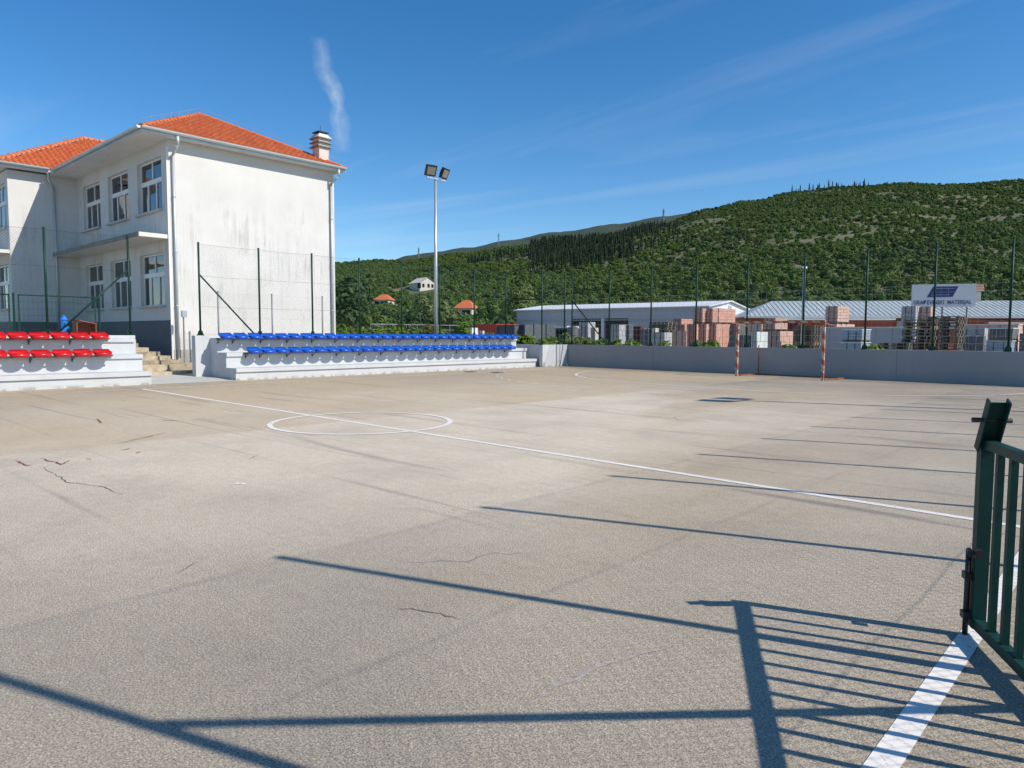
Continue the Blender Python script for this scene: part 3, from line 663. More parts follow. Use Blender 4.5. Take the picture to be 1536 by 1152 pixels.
# roofs
roof = MB(); rz0 = EZ+.10
e1, e2 = SP(-OVS, -OVF, rz0), SP(-OVS, DV+.3, rz0); ap = SP(4.75, 3.38, 11.15)
w1, w2 = SP(LU+4, -OVF, rz0), SP(LU+4, DV+.3, rz0); aw = SP(LU+4, 3.38, 11.15)
roof.quad(e1, e2, ap); roof.quad(w1, e1, ap, aw); roof.quad(e2, w2, aw, ap)
lz = EZ+.17; L1, L2 = SP(LU-OVS, LWV-.6, lz), SP(LU-OVS, 12, lz); lap = SP(LU+4.1, 1.6, 11.5); lar = SP(LU+4.1, 12, 11.5); L3, L4 = SP(LU+LWD+OVS, LWV-.6, lz), SP(LU+LWD+OVS, 12, lz)
roof.quad(L1, L2, lar, lap); roof.quad(L3, L1, lap); roof.quad(L4, L3, lap, lar)
rf_ob = roof.build('roof', 'roof_tile', school, so_)
def tiles(poly, eave_dir):
    b = MB(); O = poly[0]; n = (poly[1]-poly[0]).cross(poly[2]-poly[0]).normalized(); n = -n if n.z < 0 else n
    e = eave_dir.normalized(); up = n.cross(e).normalized(); up = -up if up.z < 0 else up
    pts = [((p-O).dot(e), (p-O).dot(up)) for p in poly]
    def inside(x, y):
        c = False
        for i in range(len(pts)):
            (x1, y1), (x2, y2) = pts[i], pts[i-1]
            if (y1 > y) != (y2 > y) and x < (x2-x1)*(y-y1)/(y2-y1)+x1: c = not c
        return c
    x0, x1 = min(p[0] for p in pts), max(p[0] for p in pts); y1 = max(p[1] for p in pts)
    tw, th = .25, .36; yv = 0.; row = 0
    while yv < y1:
        xv = x0
        while xv < x1:
            if inside(xv+tw/2, yv+th*.5) :
                j = random.uniform(-.006, .006); V = []
                for s, lift in ((0, .075), (1.12, .018)):
                    for k in range(5):
                        a = k/4; hh = (.075*math.sin(math.pi*min(1, a/.62)) if a < .62 else -.004)
                        V.append(O+e*(xv+tw*a)+up*(yv+th*s+j)+n*(lift+hh))
                b.add(V, [(k, k+1, k+6, k+5) for k in range(4)])
                V2 = []
                for k in range(5): V2 += [V[k], O+e*(xv+tw*k/4)+up*(yv+j)+n*.0]
                b.add(V2, [(2*k+1, 2*k+3, 2*k+2, 2*k) for k in range(4)])
            xv += tw
        yv += th; row += 1
    return b
tiles([e1, e2, ap], VV).build('roof_tiles', 'roof_tile', rf_ob, so_, kind='stuff')
tiles([L1, L2, lar, lap], VV).build('roof_tiles', 'roof_tile', rf_ob, so_, kind='stuff')
def caps(p, q, parent):
    d = q-p; L = d.length; d.normalize(); n = int(L/.36); up = Vector((0, 0, 1)); sd = d.cross(up).normalized(); up = sd.cross(d)
    b = MB()
    V = []
    for s, r in ((0, .125), (.40, .105)):
        for k in range(7): a = math.pi*k/6; V.append(d*s+sd*math.cos(a)*r+up*math.sin(a)*r*.9)
    F = [(k, k+1, k+8, k+7) for k in range(6)]+[tuple(range(7)), tuple(range(13, 6, -1))]
    me = bpy.data.meshes.new('ridge_tile'); me.from_pydata([tuple(v) for v in V], [], F); me.materials.append(MATS['roof_tile']); me.update()
    for k in range(n):
        place(me, parent, p+d*(.36*k)+Vector((0, 0, .02))-so_, name='ridge_tile')
    MB().bar(p+Vector((0, 0, .02))-sd*.0, q+Vector((0, 0, .02)), .27, .05, (0, 0, 1)).build('ridge_mortar', 'mortar', parent, so_)
    lw = MB(); lw.tube(p+Vector((0, 0, .30)), q+Vector((0, 0, .30)), .006, 4)
    for k in range(1, int(L/1.1)): lw.tube(p+d*1.1*k+Vector((0, 0, .1)), p+d*1.1*k+Vector((0, 0, .34)), .009, 4)
    lw.build('lightning_wire', 'galvanised', parent, so_)
caps(e1, ap, rf_ob); caps(e2, ap, rf_ob); caps(ap, aw, rf_ob); caps(L1, lap, rf_ob); caps(lap, lar, rf_ob)
def gutter(p, q, out, m='zinc'):
    b = MB(); d = q-p; sd = out.normalized(); V = []
    for P in (p, q):
        for k in range(7): a = math.pi*(k/6); V.append(P+sd*(.075+.075*math.cos(a))-ZZ*.10*math.sin(a)+ZZ*.05)
    F = [(k, k+1, k+8, k+7) for k in range(6)]+[tuple(range(7)), tuple(range(13, 6, -1))]
    b.add(V, F); b.bar(p-ZZ*.03, q-ZZ*.03, .02, .19)
    b.build('gutter', m, school, so_)
gutter(SP(-OVS, -OVF, rz0), SP(-OVS, DV+.3, rz0), -UU); gutter(SP(-OVS, -OVF, rz0), SP(LU-OVS-.1, -OVF, rz0), -VV); gutter(SP(LU-OVS, LWV-.6, lz), SP(LU-OVS, -OVF-.16, lz), -UU); gutter(SP(LU-OVS, LWV-.6, lz), SP(LU+LWD+OVS, LWV-.6, lz), -VV)
def downpipe(u, v, out, z0, ug):
    b = MB(); top = SP(*ug, EZ+.02); p = SP(u, v, EZ-.55)+out*.09
    b.tube(top, top-ZZ*.3, .055, 10); b.tube(top-ZZ*.28, p, .05, 10); b.tube(p+ZZ*.03, Vector((p.x, p.y, z0+.12)), .05, 10); b.tube(Vector((p.x, p.y, z0+.15)), Vector((p.x, p.y, z0+.04))+out*.14, .05, 10)
    for z in (2.5, 4.5, 6.5): b.tube(Vector((p.x, p.y, z)), Vector((p.x, p.y, z+.05)), .062, 10)
    b.build('downpipe', 'zinc', school, so_, True)
downpipe(0, .16, -UU, .42, (-OVS-.07, .16)); downpipe(0, DV-.2, -UU, .42, (-OVS-.07, DV-.1)); downpipe(LU, -.95, -UU, 1.3, (LU-OVS-.07, -1.25))
MB().bar(SP(-.015, -.03, .45), SP(-.015, -.03, EZ-.3), .06, .03, (1, 0, 0)).build('corner_strip', 'window_white', school, so_)
# chimney
ch = MB(); cc = SP(.42, 6.70, -.66)
ch.obox(cc+ZZ*9.55, UU*.26, VV*.24, ZZ*.75); chim = ch.build('chimney', 'house_white', rf_ob, so_)
for z in (10.30, 10.48, 10.66): MB().obox(cc+ZZ*(z), UU*.36, VV*.34, ZZ*.025).build('chimney_slat', 'dark_slab', rf_ob, so_)
b = MB()
for z in (10.39, 10.57): b.obox(cc+ZZ*z, UU*.27, VV*.25, ZZ*.066)
b.add([cc+UU*sx*.36+VV*sy*.34+ZZ*10.685 for sx, sy in ((-1, -1), (1, -1), (1, 1), (-1, 1))]+[cc+UU*sx*.22+VV*sy*.2+ZZ*10.86 for sx, sy in ((-1, -1), (1, -1), (1, 1), (-1, 1))], [(0, 1, 5, 4), (1, 2, 6, 5), (2, 3, 7, 6), (3, 0, 4, 7), (4, 5, 6, 7)])
b.build('chimney_cap', 'house_white', rf_ob, so_)
b = MB().obox(cc+ZZ*10.93, UU*.27, VV*.25, ZZ*.025); b.obox(cc+ZZ*10.88, UU*.12, VV*.12, ZZ*.06); b.tube(cc+ZZ*10.9, cc+ZZ*11.25, .012, 5); b.build('chimney_cowl', 'black_metal', rf_ob, so_)

# ---- small things round the school
gp = [(-25.35, y_, .4, 3.02) for y_ in (11.5, 13.6, 15.8)]
fence('school_fence', 'low wire fence on plain grey posts beside the white school wall', gp, r=.03, plate=False, pm='grey_post', wm='pale_wire', wire_r=.0014)
up_ = atx(277, 540, -26.55); o = (up_.x, up_.y, .42); t = thing('utility_post', 'thin grey post with a small box beside the school corner', 'post', o)
MB().tube((up_.x, up_.y, .4), (up_.x, up_.y, 2.12), .03, 8).build('pole', 'grey_post', t, o); MB().box(up_.x-.06, up_.x+.08, up_.y-.07, up_.y+.1, 2.1, 2.34).build('meter_box', 'galvanised', t, o)
pf = thing('panel_fence', 'low green framed mesh panels on the terrace behind the red seats', 'fence', (-26, 5, 1.3)); o = (-26, 5, 1.3)
yv = 8.1; XP = -25.9
for k in range(5):
    ya, yb = 7.65-2.35*k, 5.55-2.35*k; b = MB()
    for (p, q) in (((ya, 1.42), (ya, 2.68)), ((yb, 1.42), (yb, 2.68)), ((ya, 2.66), (yb, 2.66)), ((ya, 1.44), (yb, 1.44))): b.bar((XP, p[0], p[1]), (XP, q[0], q[1]), .04, .04, (1, 0, 0))
    pn = b.build('panel_frame', 'green_paint', pf, o); mb = MB()
    for i in range(1, 17): mb.tube((XP, ya-(ya-yb)*i/17, 1.44), (XP, ya-(ya-yb)*i/17, 2.66), .003, 3, caps=False)
    for i in range(1, 6): mb.tube((XP, ya, 1.44+.2*i), (XP, yb, 1.44+.2*i), .003, 3, caps=False)
    mb.build('panel_mesh', 'green_wire', pn, o, kind='stuff')
    MB().tube((XP, ya+.12, 1.28), (XP, ya+.12, 2.72), .03, 8).build('post', 'green_paint', pf, o)
t = thing('hydrant', 'bright blue hydrant standing behind the red seats', 'hydrant', (-24.6, 6.4, 1.3)); o = (-24.6, 6.4, 1.3)
b = MB().tube((-24.6, 6.4, 1.28), (-24.6, 6.4, 1.90), .085, 12); b.tube((-24.6, 6.4, 1.45), (-24.6, 6.4, 1.5), .115, 12); b.build('barrel', 'bright_blue', t, o, False)
b = MB().tube((-24.6, 6.4, 1.9), (-24.6, 6.4, 2.0), .11, 12, .06); b.tube((-24.6, 6.4, 1.99), (-24.6, 6.4, 2.05), .035, 8); b.build('cap', 'bright_blue', t, o)
for z, a in ((1.78, .3), (1.66, 2.2)): MB().tube((-24.6, 6.4, z), (-24.6+.16*math.cos(a), 6.4+.16*math.sin(a), z), .05, 10).build('outlet', 'bright_blue', t, o)
t = thing('open_box', 'rust red open fronted box behind the red seats', 'box', (-24.6, 6.95, 1.3)); o = (-24.6, 6.95, 1.3)
for n_, a in (('side_panel', (-24.85, -24.45, 6.70, 6.725, 1.28, 1.90)), ('side_panel', (-24.85, -24.45, 7.22, 7.245, 1.28, 1.78)), ('back_panel', (-24.87, -24.85, 6.70, 7.245, 1.28, 1.78)), ('floor_panel', (-24.85, -24.45, 6.725, 7.22, 1.29, 1.32))): MB().box(*a).build(n_, 'rust_box', t, o)
MB().obox((-24.66, 6.97, 1.85), (.23, 0, 0), (0, .29, -.06), (0, 0, .014)).build('lid', 'rust_box', t, o)

# ================================================================== GOAL
t = thing('football_goal', 'rusty red and white striped goal frame without a net', 'goal', GLp); o = GLp
HG = 2.0
def gb(name, p, q, w, m='goal_paint'): MB().bar(p, q, w, w).build(name, m, t, o)
for P in (GLp, GRp): gb('post', P-Vector((0, 0, .0)), P+Vector((0, 0, HG-.04)), .08)
gb('crossbar', GLp+Vector((0, 0, HG))-gdir*.04, GRp+Vector((0, 0, HG))+gdir*.04, .08)
for P in (GLp, GRp):
    gb('base_bar', P+Vector((0, 0, .03))-gn*.04, P-gn*1.5+Vector((0, 0, .03)), .05, 'rusty_bar')
    gb('top_strut', P+Vector((0, 0, HG-.06))-gn*.04, P-gn*.65+Vector((0, 0, HG-.12)), .035, 'rusty_bar')
gb('rear_post', GLp-gn*1.47+Vector((0, 0, .03)), GLp-gn*1.47+Vector((0, 0, 1.15)), .03, 'rusty_bar')
gb('rear_bar', GLp-gn*1.5+Vector((0, 0, .03)), GRp-gn*1.5+Vector((0, 0, .03)), .045, 'rusty_bar')

# ================================================================== FLOODLIGHTS
def floodlight(x, y, zt, label):
    t = thing('floodlight', label, 'floodlight', (x, y, 0), 'floodlight masts beside the court'); 
    MB().tube((0, 0, -.02), (0, 0, zt), .10, 14, .055).build('mast', 'galvanised', t, smooth=True)
    MB().tube((0, 0, 0), (0, 0, .35), .15, 12).build('mast_foot', 'galvanised', t)
    sgn = 1 if x < -10 else -1
    MB().bar((.05*sgn, -.55, zt), (.05*sgn, .55, zt), .06, .06).build('crossarm', 'galvanised', t)
    for dy in (-.40, .42):
        lp = MB(); nrm = Vector((sgn*.86, -.18 if dy < 0 else .28, -.42)).normalized(); sd = nrm.cross(ZZ).normalized(); up = sd.cross(nrm)
        c = Vector((.14*sgn, dy, zt+.30)); lp.obox(c, sd*.26, up*.24, nrm*.06); lp.obox(c-nrm*.09, sd*.16, up*.14, nrm*.05)
        for k in range(-3, 4): lp.obox(c-nrm*.14+sd*.04*k, sd*.006, up*.13, nrm*.03)
        L_ = lp.build('lamp', 'black_metal', t)
        MB().obox(c+nrm*.063, sd*.20, up*.17, nrm*.004).build('lamp_glass', 'lamp_glass', L_)
        MB().bar((.05*sgn, dy, zt), c-nrm*.03-up*.2, .05, .03).build('lamp_bracket', 'black_metal', t)
fp = atx(654, 500, -24.9); ft = atx(650, 268, -24.9)
floodlight(fp.x, fp.y, ft.z, 'tall grey twin floodlight mast behind the blue seats')
H2 = 8.2; tip = Vector((-7.5, 15.55, 0)); bp = tip+Vector((math.cos(SUN_AZ), math.sin(SUN_AZ), 0))*H2/math.tan(SUN_EL)
floodlight(bp.x, bp.y, H2-.25, 'twin floodlight mast outside the touchline fence, throwing a long court shadow')

# ================================================================== GATE
F0 = Vector((-.66, 4.13, 0)); H0 = Vector((.50, 2.04, 0)); gl = (H0-F0); GLN = gl.length; gl.normalize(); gnn = Vector((-gl.y, gl.x, 0))
t = thing('gate_leaf', 'low dark green barred steel gate leaf standing open', 'gate', F0); o = F0
def gbox(name, u0, u1, z0, z1, th, m='gate_paint', off=0, par=None): return MB().obox(F0+gl*(u0+u1)/2+gnn*off+ZZ*(z0+z1)/2, gl*(u1-u0)/2, gnn*th/2, ZZ*(z1-z0)/2).build(name, m, par or t, o)
gbox('stile', 0, .055, .05, 1.0, .06); gbox('stile', GLN-.06, GLN, .07, 1.0, .05)
gbox('top_rail', .0552, GLN-.06, .955, 1.0, .045); gbox('bottom_rail', .0552, GLN-.06, .05, .10, .05)
nb = 15
for k in range(nb): u = .055+(GLN-.115)*(k+1)/(nb+1); gbox('bar', u-.015, u+.015, .099, .956, .03)
ca = F0+gl*.03+ZZ*1.0; cb = F0+gl*.12+ZZ*1.18; cdv = (cb-ca).normalized(); cu = cdv.cross(gnn).normalized()
c1 = MB(); cm = (ca+cb)/2-cdv*.02; hl = cdv*((cb-ca).length/2+.03)
c1.obox(cm, hl, gnn*.042, cu*.004)
for s in (-1, 1): c1.obox(cm+gnn*.042*s-cu*.02+cdv*.012, hl+cdv*.01, gnn*.0035, cu*.024)
c1.build('catch_channel', 'gate_paint', t, o)
MB().tube(cm+cdv*.03-gnn*.085, cm+cdv*.03+gnn*.085, .012, 10).build('catch_pin', 'black_metal', t, o, True)
b = MB(); pz = F0+gl*.012-gnn*.047
b.tube(pz+ZZ*.002, pz+ZZ*.44, .013, 10); b.tube(pz+ZZ*.44, pz+ZZ*.43+gl*.075-gnn*.02, .011, 8); b.build('drop_bolt', 'black_metal', t, o, True)
for z in (.09, .29): gbox('bolt_guide', -.012, .036, z, z+.035, .04, 'black_metal', -.046)
gbox('latch_tongue', .06, .10, .42, .46, .03, 'black_metal', -.03)

# ================================================================== BUILDERS' YARD
def aligned(x0, xm, x1, D, yr):
    e1 = Vector((math.cos(yr), math.sin(yr), 0)); e2 = Vector((-math.sin(yr), math.cos(yr), 0)); P = dep(xm, 500, D); P.z = 0
    def solve(px, e):                             # length along e so that the point projects at column px
        d = ray(px, 500); n = Vector((d.y, -d.x)); A = e.x*n.x+e.y*n.y; return -(P.x*n.x+P.y*n.y)/A
    wd = -solve(x0, e1) if x0 < xm-.5 else 1.1; dp = solve(x1, e2) if x1 > xm+.5 else 1.1
    return P, e1, e2, abs(wd), abs(dp)
def z_at(P, py, px): d = ray(px, py); return CAMH+d.z*math.hypot(P.x, P.y)/math.hypot(d.x, d.y)
YR = R(-3)
LBL = {}
def stack(x0, xm, x1, yt, D, m, label, cat, group, yb=None, nx=4, ny=4, nz=5, pallet=True, gap=.012, zb=None, jit=.012, wrap=None):
    P, e1, e2, wd, dp = aligned(x0, xm, x1, D, YR); zt = z_at(P, yt, xm); zb = (z_at(P, yb, xm) if yb else 0.) if zb is None else zb
    O = P-e1*wd; O.z = zb; t = thing(name_of[cat], label, cat, O, group)
    z = zb
    if pallet:
        b = MB(); h = .13
        for k in range(3): b.obox(O+e1*wd/2+e2*dp*(k*.44+.06)+ZZ*.05, e1*wd/2, e2*.05, ZZ*.045)
        for k in range(4): b.obox(O+e1*wd*(.08+.28*k)+e2*dp/2+ZZ*.115, e1*.07, e2*dp/2, ZZ*.014)
        b.build('pallet', 'wood_grey', t, O); z = zb+h
    b = MB(); hx, hy, hz = wd/nx, dp/ny, (zt-z)/nz
    for k in range(nz):
        for i in range(nx):
            for j in range(ny):
                if 0 < i < nx-1 and j not in (0,) and 0 < k < nz-1 and j != ny-1: continue
                jx, jy = random.uniform(-jit, jit), random.uniform(-jit, jit)
                b.obox(O+e1*(hx*(i+.5)+jx)+e2*(hy*(j+.5)+jy)+ZZ*(z-zb+hz*(k+.5)), e1*(hx/2-gap/2), e2*(hy/2-gap/2), ZZ*(hz/2-gap/2))
    b.build('block_pile', m, t, O)
    b = MB()
    for f in (.3, .7):
        b.obox(O+e1*wd*f+e2*dp/2+ZZ*((z+zt)/2-zb), e1*.012, e2*(dp/2+.018), ZZ*((zt-z)/2+.012))
    b.build('strap', 'black_metal' if m != 'block_dark' else 'galvanised', t, O)
    if wrap:
        MB().obox(O+e1*wd/2+e2*dp/2+ZZ*(zt-zb+.02), e1*(wd/2+.03), e2*(dp/2+.03), ZZ*.03).build('top_sheet', wrap, t, O)
    return t
name_of = {'brick pallet': 'brick_stack', 'block pallet': 'block_stack', 'wrapped pallet': 'wrapped_stack', 'pallet': 'wooden_pallet'}
GB = 'pallets of orange hollow bricks in the yard'
lb = 'orange hollow bricks on a pallet, upper tier beside the warehouse gable'
lo_ = 'orange hollow bricks on a pallet, lower tier beside the warehouse gable'
def zt_of(xm, yt, D): P = dep(xm, 500, D); return z_at(P, yt, xm)
z1_ = zt_of(1068, 486, 46)
for a in ((1030, 1044, 1044, 46, 'next to the pinkish pallet'), (1045.5, 1059.5, 1060, 46, 'second from the pinkish pallet'), (1061, 1074.5, 1084, 46, 'third from the pinkish pallet'), (1076, 1084.5, 1095.5, 47.6, 'behind the third')): stack(*a[:3], 486, a[3], 'brick_orange', 'orange hollow brick pallet in the lower tier, '+a[4], 'brick pallet', GB)
for a in ((1040, 1053.5, 1054, 46.1, 'nearer the warehouse door'), (1055.5, 1068.5, 1076, 46.1, 'beside a matching one'), (1068, 1077.5, 1102.5, 47.6, 'with the broad sunlit side')): stack(*a[:3], 462.5, a[3], 'brick_orange', 'orange hollow brick pallet on the upper tier before the gable, '+a[4], 'brick pallet', GB, zb=zt_of(a[1], 486, a[3]))
stack(1008.6, 1029.5, 1031, 496, 44.5, 'brick_pink', 'pinkish bricks on a pallet, lower of two at the warehouse side', 'brick pallet', GB)
stack(1008.6, 1022, 1039, 478, 47.5, 'brick_orange', 'orange bricks on a pallet rising behind the pinkish pallet', 'brick pallet', GB)
stack(1145, 1162.5, 1181, 477, 45, 'brick_pink', 'tall pink brick pallet on the upper tier behind the goal', 'brick pallet', GB, zb=zt_of(1162, 496.5, 45))
stack(1143, 1161, 1180, 496.6, 45.2, 'brick_pink', 'pink brick pallet carrying the tall one behind the goal', 'brick pallet', GB)
stack(1152, 1170.5, 1190, 496.5, 42, 'brick_pink', 'pink brick pallet in the lower tier behind the goal', 'brick pallet', GB)
stack(1237, 1255.5, 1273, 459, 44, 'brick_pink', 'tallest pink brick pallet beside the right goal post', 'brick pallet', GB, zb=zt_of(1255, 485.5, 44))
stack(1234, 1255, 1282, 485.5, 44.2, 'brick_pink', 'pink brick pallet under the tallest one beside the right goal post', 'brick pallet', GB)
stack(1350.5, 1372.5, 1373, 459, 43, 'block_grey', 'grey block pallet high behind the pallet piles', 'block pallet', 'grey block pallets', zb=0, nz=9)
stack(1374.5, 1394.5, 1401, 459.5, 43, 'brick_pink', 'pink brick pallet rising behind the wooden pallet piles', 'brick pallet', GB, zb=0, nz=9)
stack(1095, 1104, 1118, 485, 48, 'block_dark', 'dark block pallet just left of the goal post', 'block pallet', 'dark block pallets')
stack(1096, 1124, 1130, 502, 40, 'block_dark', 'low dark block pallet seen through the left goal post', 'block pallet', 'dark block pallets')
stack(1121, 1142, 1144, 486, 47, 'block_cream', 'cream block pallet seen through the goal mouth', 'block pallet', 'cream block pallets')
stack(1127, 1136, 1152, 497.5, 39.5, 'wrap_white', 'white wrapped packs on a low platform seen through the goal', 'wrapped pallet', 'white wrapped packs', nx=2, ny=3, nz=3)
stack(1181, 1197, 1199, 484, 47, 'block_maroon', 'dark red block pallet behind the goal', 'block pallet', 'dark block pallets')
stack(1264, 1293, 1306, 495, 38.5, 'wrap_blue', 'bluish wrapped pack with white top right of the goal', 'wrapped pallet', 'blue wrapped packs', nx=1, ny=2, nz=3, zb=zt_of(1293, 513.5, 38.5), wrap='wrap_white')
stack(1262, 1292, 1306, 514.5, 38.4, 'wrap_blue', 'bluish wrapped pack under the white topped one right of the goal', 'wrapped pallet', 'blue wrapped packs', nx=1, ny=2, nz=3, wrap='wrap_white')
stack(1438, 1477, 1482, 492, 41.5, 'block_grey', 'light grey slab pack behind the dark packs', 'block pallet', 'grey block pallets', nx=3, ny=2)
stack(1438, 1476, 1480, 504, 38, 'block_dark', 'dark grey pack right of the pallet piles', 'wrapped pallet', 'dark wrapped packs', nx=2, ny=2, nz=3)
stack(1484, 1519, 1528, 493, 38, 'block_dark', 'dark slab pack with pale edges on a blue grey pack', 'wrapped pallet', 'dark wrapped packs', zb=zt_of(1519, 511, 38), nx=1, ny=2, nz=3, wrap='wrap_white')
stack(1480, 1518, 1528, 512, 38.1, 'wrap_blue', 'blue grey wrapped pack under the dark slab pack', 'wrapped pallet', 'blue wrapped packs', nx=1, ny=2, nz=3, wrap='wrap_white')
stack(1529, 1566, 1580, 500, 38, 'block_dark', 'dark pack at the end of the row past the blue grey pack', 'wrapped pallet', 'dark wrapped packs', nx=2, ny=2, nz=4)
stack(1440, 1527, 1534, 487, 45, 'brick_pink', 'long low pack under a white plastic sheet before the orange building', 'wrapped pallet', 'sheeted packs', zb=0, nx=6, ny=2, nz=6, wrap='wrap_white')
stack(868, 882, 893, 483, 44, 'block_grey', 'grey hollow block pallet with a cream side before the warehouse door', 'block pallet', 'grey block pallets', nx=3, nz=6)
stack(886, 893, 898, 491.5, 43, 'block_cream', 'narrow cream block pallet before the warehouse door', 'block pallet', 'cream block pallets')
stack(916, 929, 938.5, 487, 42, 'block_grey', 'grey hollow block pallet right of the warehouse door post', 'block pallet', 'grey block pallets', nx=3, nz=6)
stack(930, 944, 950, 487, 46, 'block_dark', 'dark block pallet before the right end of the warehouse door', 'block pallet', 'dark block pallets')
stack(948, 961.5, 966, 489.5, 47, 'block_maroon', 'brownish block pallet in front of the warehouse wall', 'block pallet', 'dark block pallets')
stack(961, 978, 981, 493, 41, 'block_dark', 'dark block pallet left of the wooden pallet heap', 'block pallet', 'dark block pallets')
stack(977, 983, 988, 492, 45, 'block_cream', 'small cream block pallet beside the wooden pallet heap', 'block pallet', 'cream block pallets')
stack(976, 997, 1008, 498.5, 40, 'block_grey', 'grey pack with a bright white side left of the orange bricks', 'block pallet', 'grey block pallets', nx=3)
stack(787, 833, 834, 486, 46, 'block_cream', 'long pale crate row left of the warehouse door', 'block pallet', 'cream block pallets', nx=7, ny=2, nz=3, gap=.03)
# wooden pallets, one object each
def pallet_mesh():
    b = MB()
    for k in range(3): b.box(-.6, .6, -.40+.36*k-.02, -.40+.36*k+.08, 0, .022)
    for i in (-.53, 0, .53):
        for j in (-.35, 0, .36): b.box(i-.07, i+.07, j-.05, j+.05, .022, .10)
    for i in (-.53, 0, .53): b.box(i-.05, i+.05, -.40, .40, .10, .118)
    for k in range(5): b.box(-.6, .6, -.40+.175*k, -.40+.175*k+.1, .118, .14)
    me = bpy.data.meshes.new('wooden_pallet'); me.from_pydata(b.v, [], b.f); me.materials.append(MATS['wood_grey']); me.materials.append(MATS['wood_pale']); return me
PM = pallet_mesh(); PM2 = PM.copy(); PM2.materials[0] = MATS['wood_pale']
def pallet_pile(px, D, n, label, group, s=1.2):
    lt = label.replace('pallet in the', 'pallet lying topmost on the')
    P = dep(px, 500, D)
    for k in range(n):
        c = bpy.data.objects.new('wooden_pallet', PM2 if random.random() < .15 else PM); COL.objects.link(c); c.location = (P.x+random.uniform(-.04, .04), P.y+random.uniform(-.03, .03), .142*s*k); c.rotation_euler[2] = YR+random.uniform(-.03, .03); c.scale = (s, s, s)
        tag(c, lt if k == n-1 else label, 'pallet', group)
n14 = lambda px, yt, D, s=1.2: max(2, int(round(zt_of(px, yt, D)/(.142*s))))
pallet_pile(1381, 36.5, n14(1381, 477, 36.5), 'weathered wooden pallet in the left tall pile below the yard sign', 'pallets piled below the sign')
pallet_pile(1418, 36.5, n14(1418, 477, 36.5), 'weathered wooden pallet in the right tall pile below the yard sign', 'pallets piled below the sign')
pallet_pile(1345, 36.5, n14(1345, 511.5, 36.5), 'wooden pallet in the low dark pile beside the tall pallet piles', 'pallets piled below the sign')
pallet_pile(1211, 41, n14(1211, 477, 41), 'dark wooden pallet in the tall narrow pile behind the goal', 'pallets piled behind the goal', 1.0)
pallet_pile(994, 46, n14(994, 485, 46), 'wooden pallet in the heap left of the orange bricks', 'pallets beside the warehouse')
# long grey panel wall
P, e1, e2, wd, dp = aligned(1222, 1364, 1366, 41, YR); zt = z_at(P, 492, 1364)
t = thing('panel_wall', 'long pale grey concrete panel wall in the yard right of the goal', 'wall', P)
for k in range(6): MB().obox(P-e1*wd*(k+.5)/6+e2*.09+ZZ*zt/2, e1*(wd/12-.008), e2*.09, ZZ*zt/2).build('panel', 'concrete_panel', t, P)
MB().obox(P-e1*wd/2+e2*.09+ZZ*(zt+.04), e1*wd/2, e2*.13, ZZ*.04).build('coping', 'wrap_white', t, P)
# containers, tank, hut, vehicle
def container(x0, xm, x1, yt, D, m, label):
    P, e1, e2, wd, dp = aligned(x0, xm, x1, D, YR); dp = 2.4; h = z_at(P, yt, xm); t = thing('container', label, 'container', P)
    b = MB(); n = int(wd/.14)
    for k in range(n): b.obox(P-e1*wd*(k+.5)/n+e2*dp/2+ZZ*h/2, e1*(wd/n/2), e2*(dp/2-(.03 if k % 2 else 0)), ZZ*(h/2-.1))
    b.build('wall', m, t, P)
    b = MB()
    for s in (0, 1):
        b.obox(P-e1*wd*s+e2*0+ZZ*h/2, e1*.07, e2*.07, ZZ*h/2); b.obox(P-e1*wd*s+e2*dp+ZZ*h/2, e1*.07, e2*.07, ZZ*h/2)
    b.obox(P-e1*wd/2+ZZ*(h-.06), e1*wd/2, e2*.06, ZZ*.06); b.obox(P-e1*wd/2+e2*dp/2+ZZ*(h-.02), e1*wd/2, e2*dp/2, ZZ*.03); b.obox(P-e1*wd/2+ZZ*.08, e1*wd/2, e2*.06, ZZ*.08)
    b.build('frame', m, t, P)
container(713, 744.5, 749, 486, 58, 'container_red', 'bright red container left of the dark containers')
container(746, 772, 773, 487, 55, 'container_grey', 'dark grey container beside the red one')
container(773.5, 787.5, 790, 487, 55, 'container_grey', 'short dark grey container next to the pale crates')
c = dep(859, 500, 43); h = zt_of(859, 489, 43); t = thing('water_tank', 'dark upright cylindrical tank before the warehouse', 'tank', (c.x, c.y, 0))
MB().tube((0, 0, -.02), (0, 0, h-.1), .34, 20).build('shell', 'block_dark', t, smooth=False); MB().tube((0, 0, h-.1), (0, 0, h), .35, 20, .12).build('lid', 'block_dark', t)
b = MB()
for k in range(5): b.tube((0, 0, .3+.3*k), (0, 0, .35+.3*k), .355, 20)
b.build('rib', 'block_dark', t)
P, e1, e2, wd, dp = aligned(834, 851, 856, 45, YR); t = thing('yard_hut', 'small dark open hut with a flat white roof', 'hut', P); h = z_at(P, 492, 851)
b = MB(); b.obox(P-e1*wd/2+e2*1.2+ZZ*h/2, e1*wd/2, e2*.05, ZZ*h/2); b.obox(P-e1*wd+e2*.6+ZZ*h/2, e1*.04, e2*.6, ZZ*h/2); b.obox(P+e2*.6+ZZ*h/2, e1*.04, e2*.6, ZZ*h/2); b.build('wall', 'dark', t, P)
MB().obox(P-e1*wd/2+e2*.6+ZZ*(h+.06), e1*(wd/2+.08), e2*.72, ZZ*.07).build('roof', 'wrap_white', t, P)
stack(698, 708, 717, 491.5, 53, 'wrap_white', 'white wrapped pack standing before the red container', 'wrapped pallet', 'white wrapped packs', nx=2, ny=2, nz=3)
stack(717, 724, 727, 496, 50, 'wrap_white', 'smaller white wrapped pack beside the one before the red container', 'wrapped pallet', 'white wrapped packs', nx=2, ny=2, nz=2)

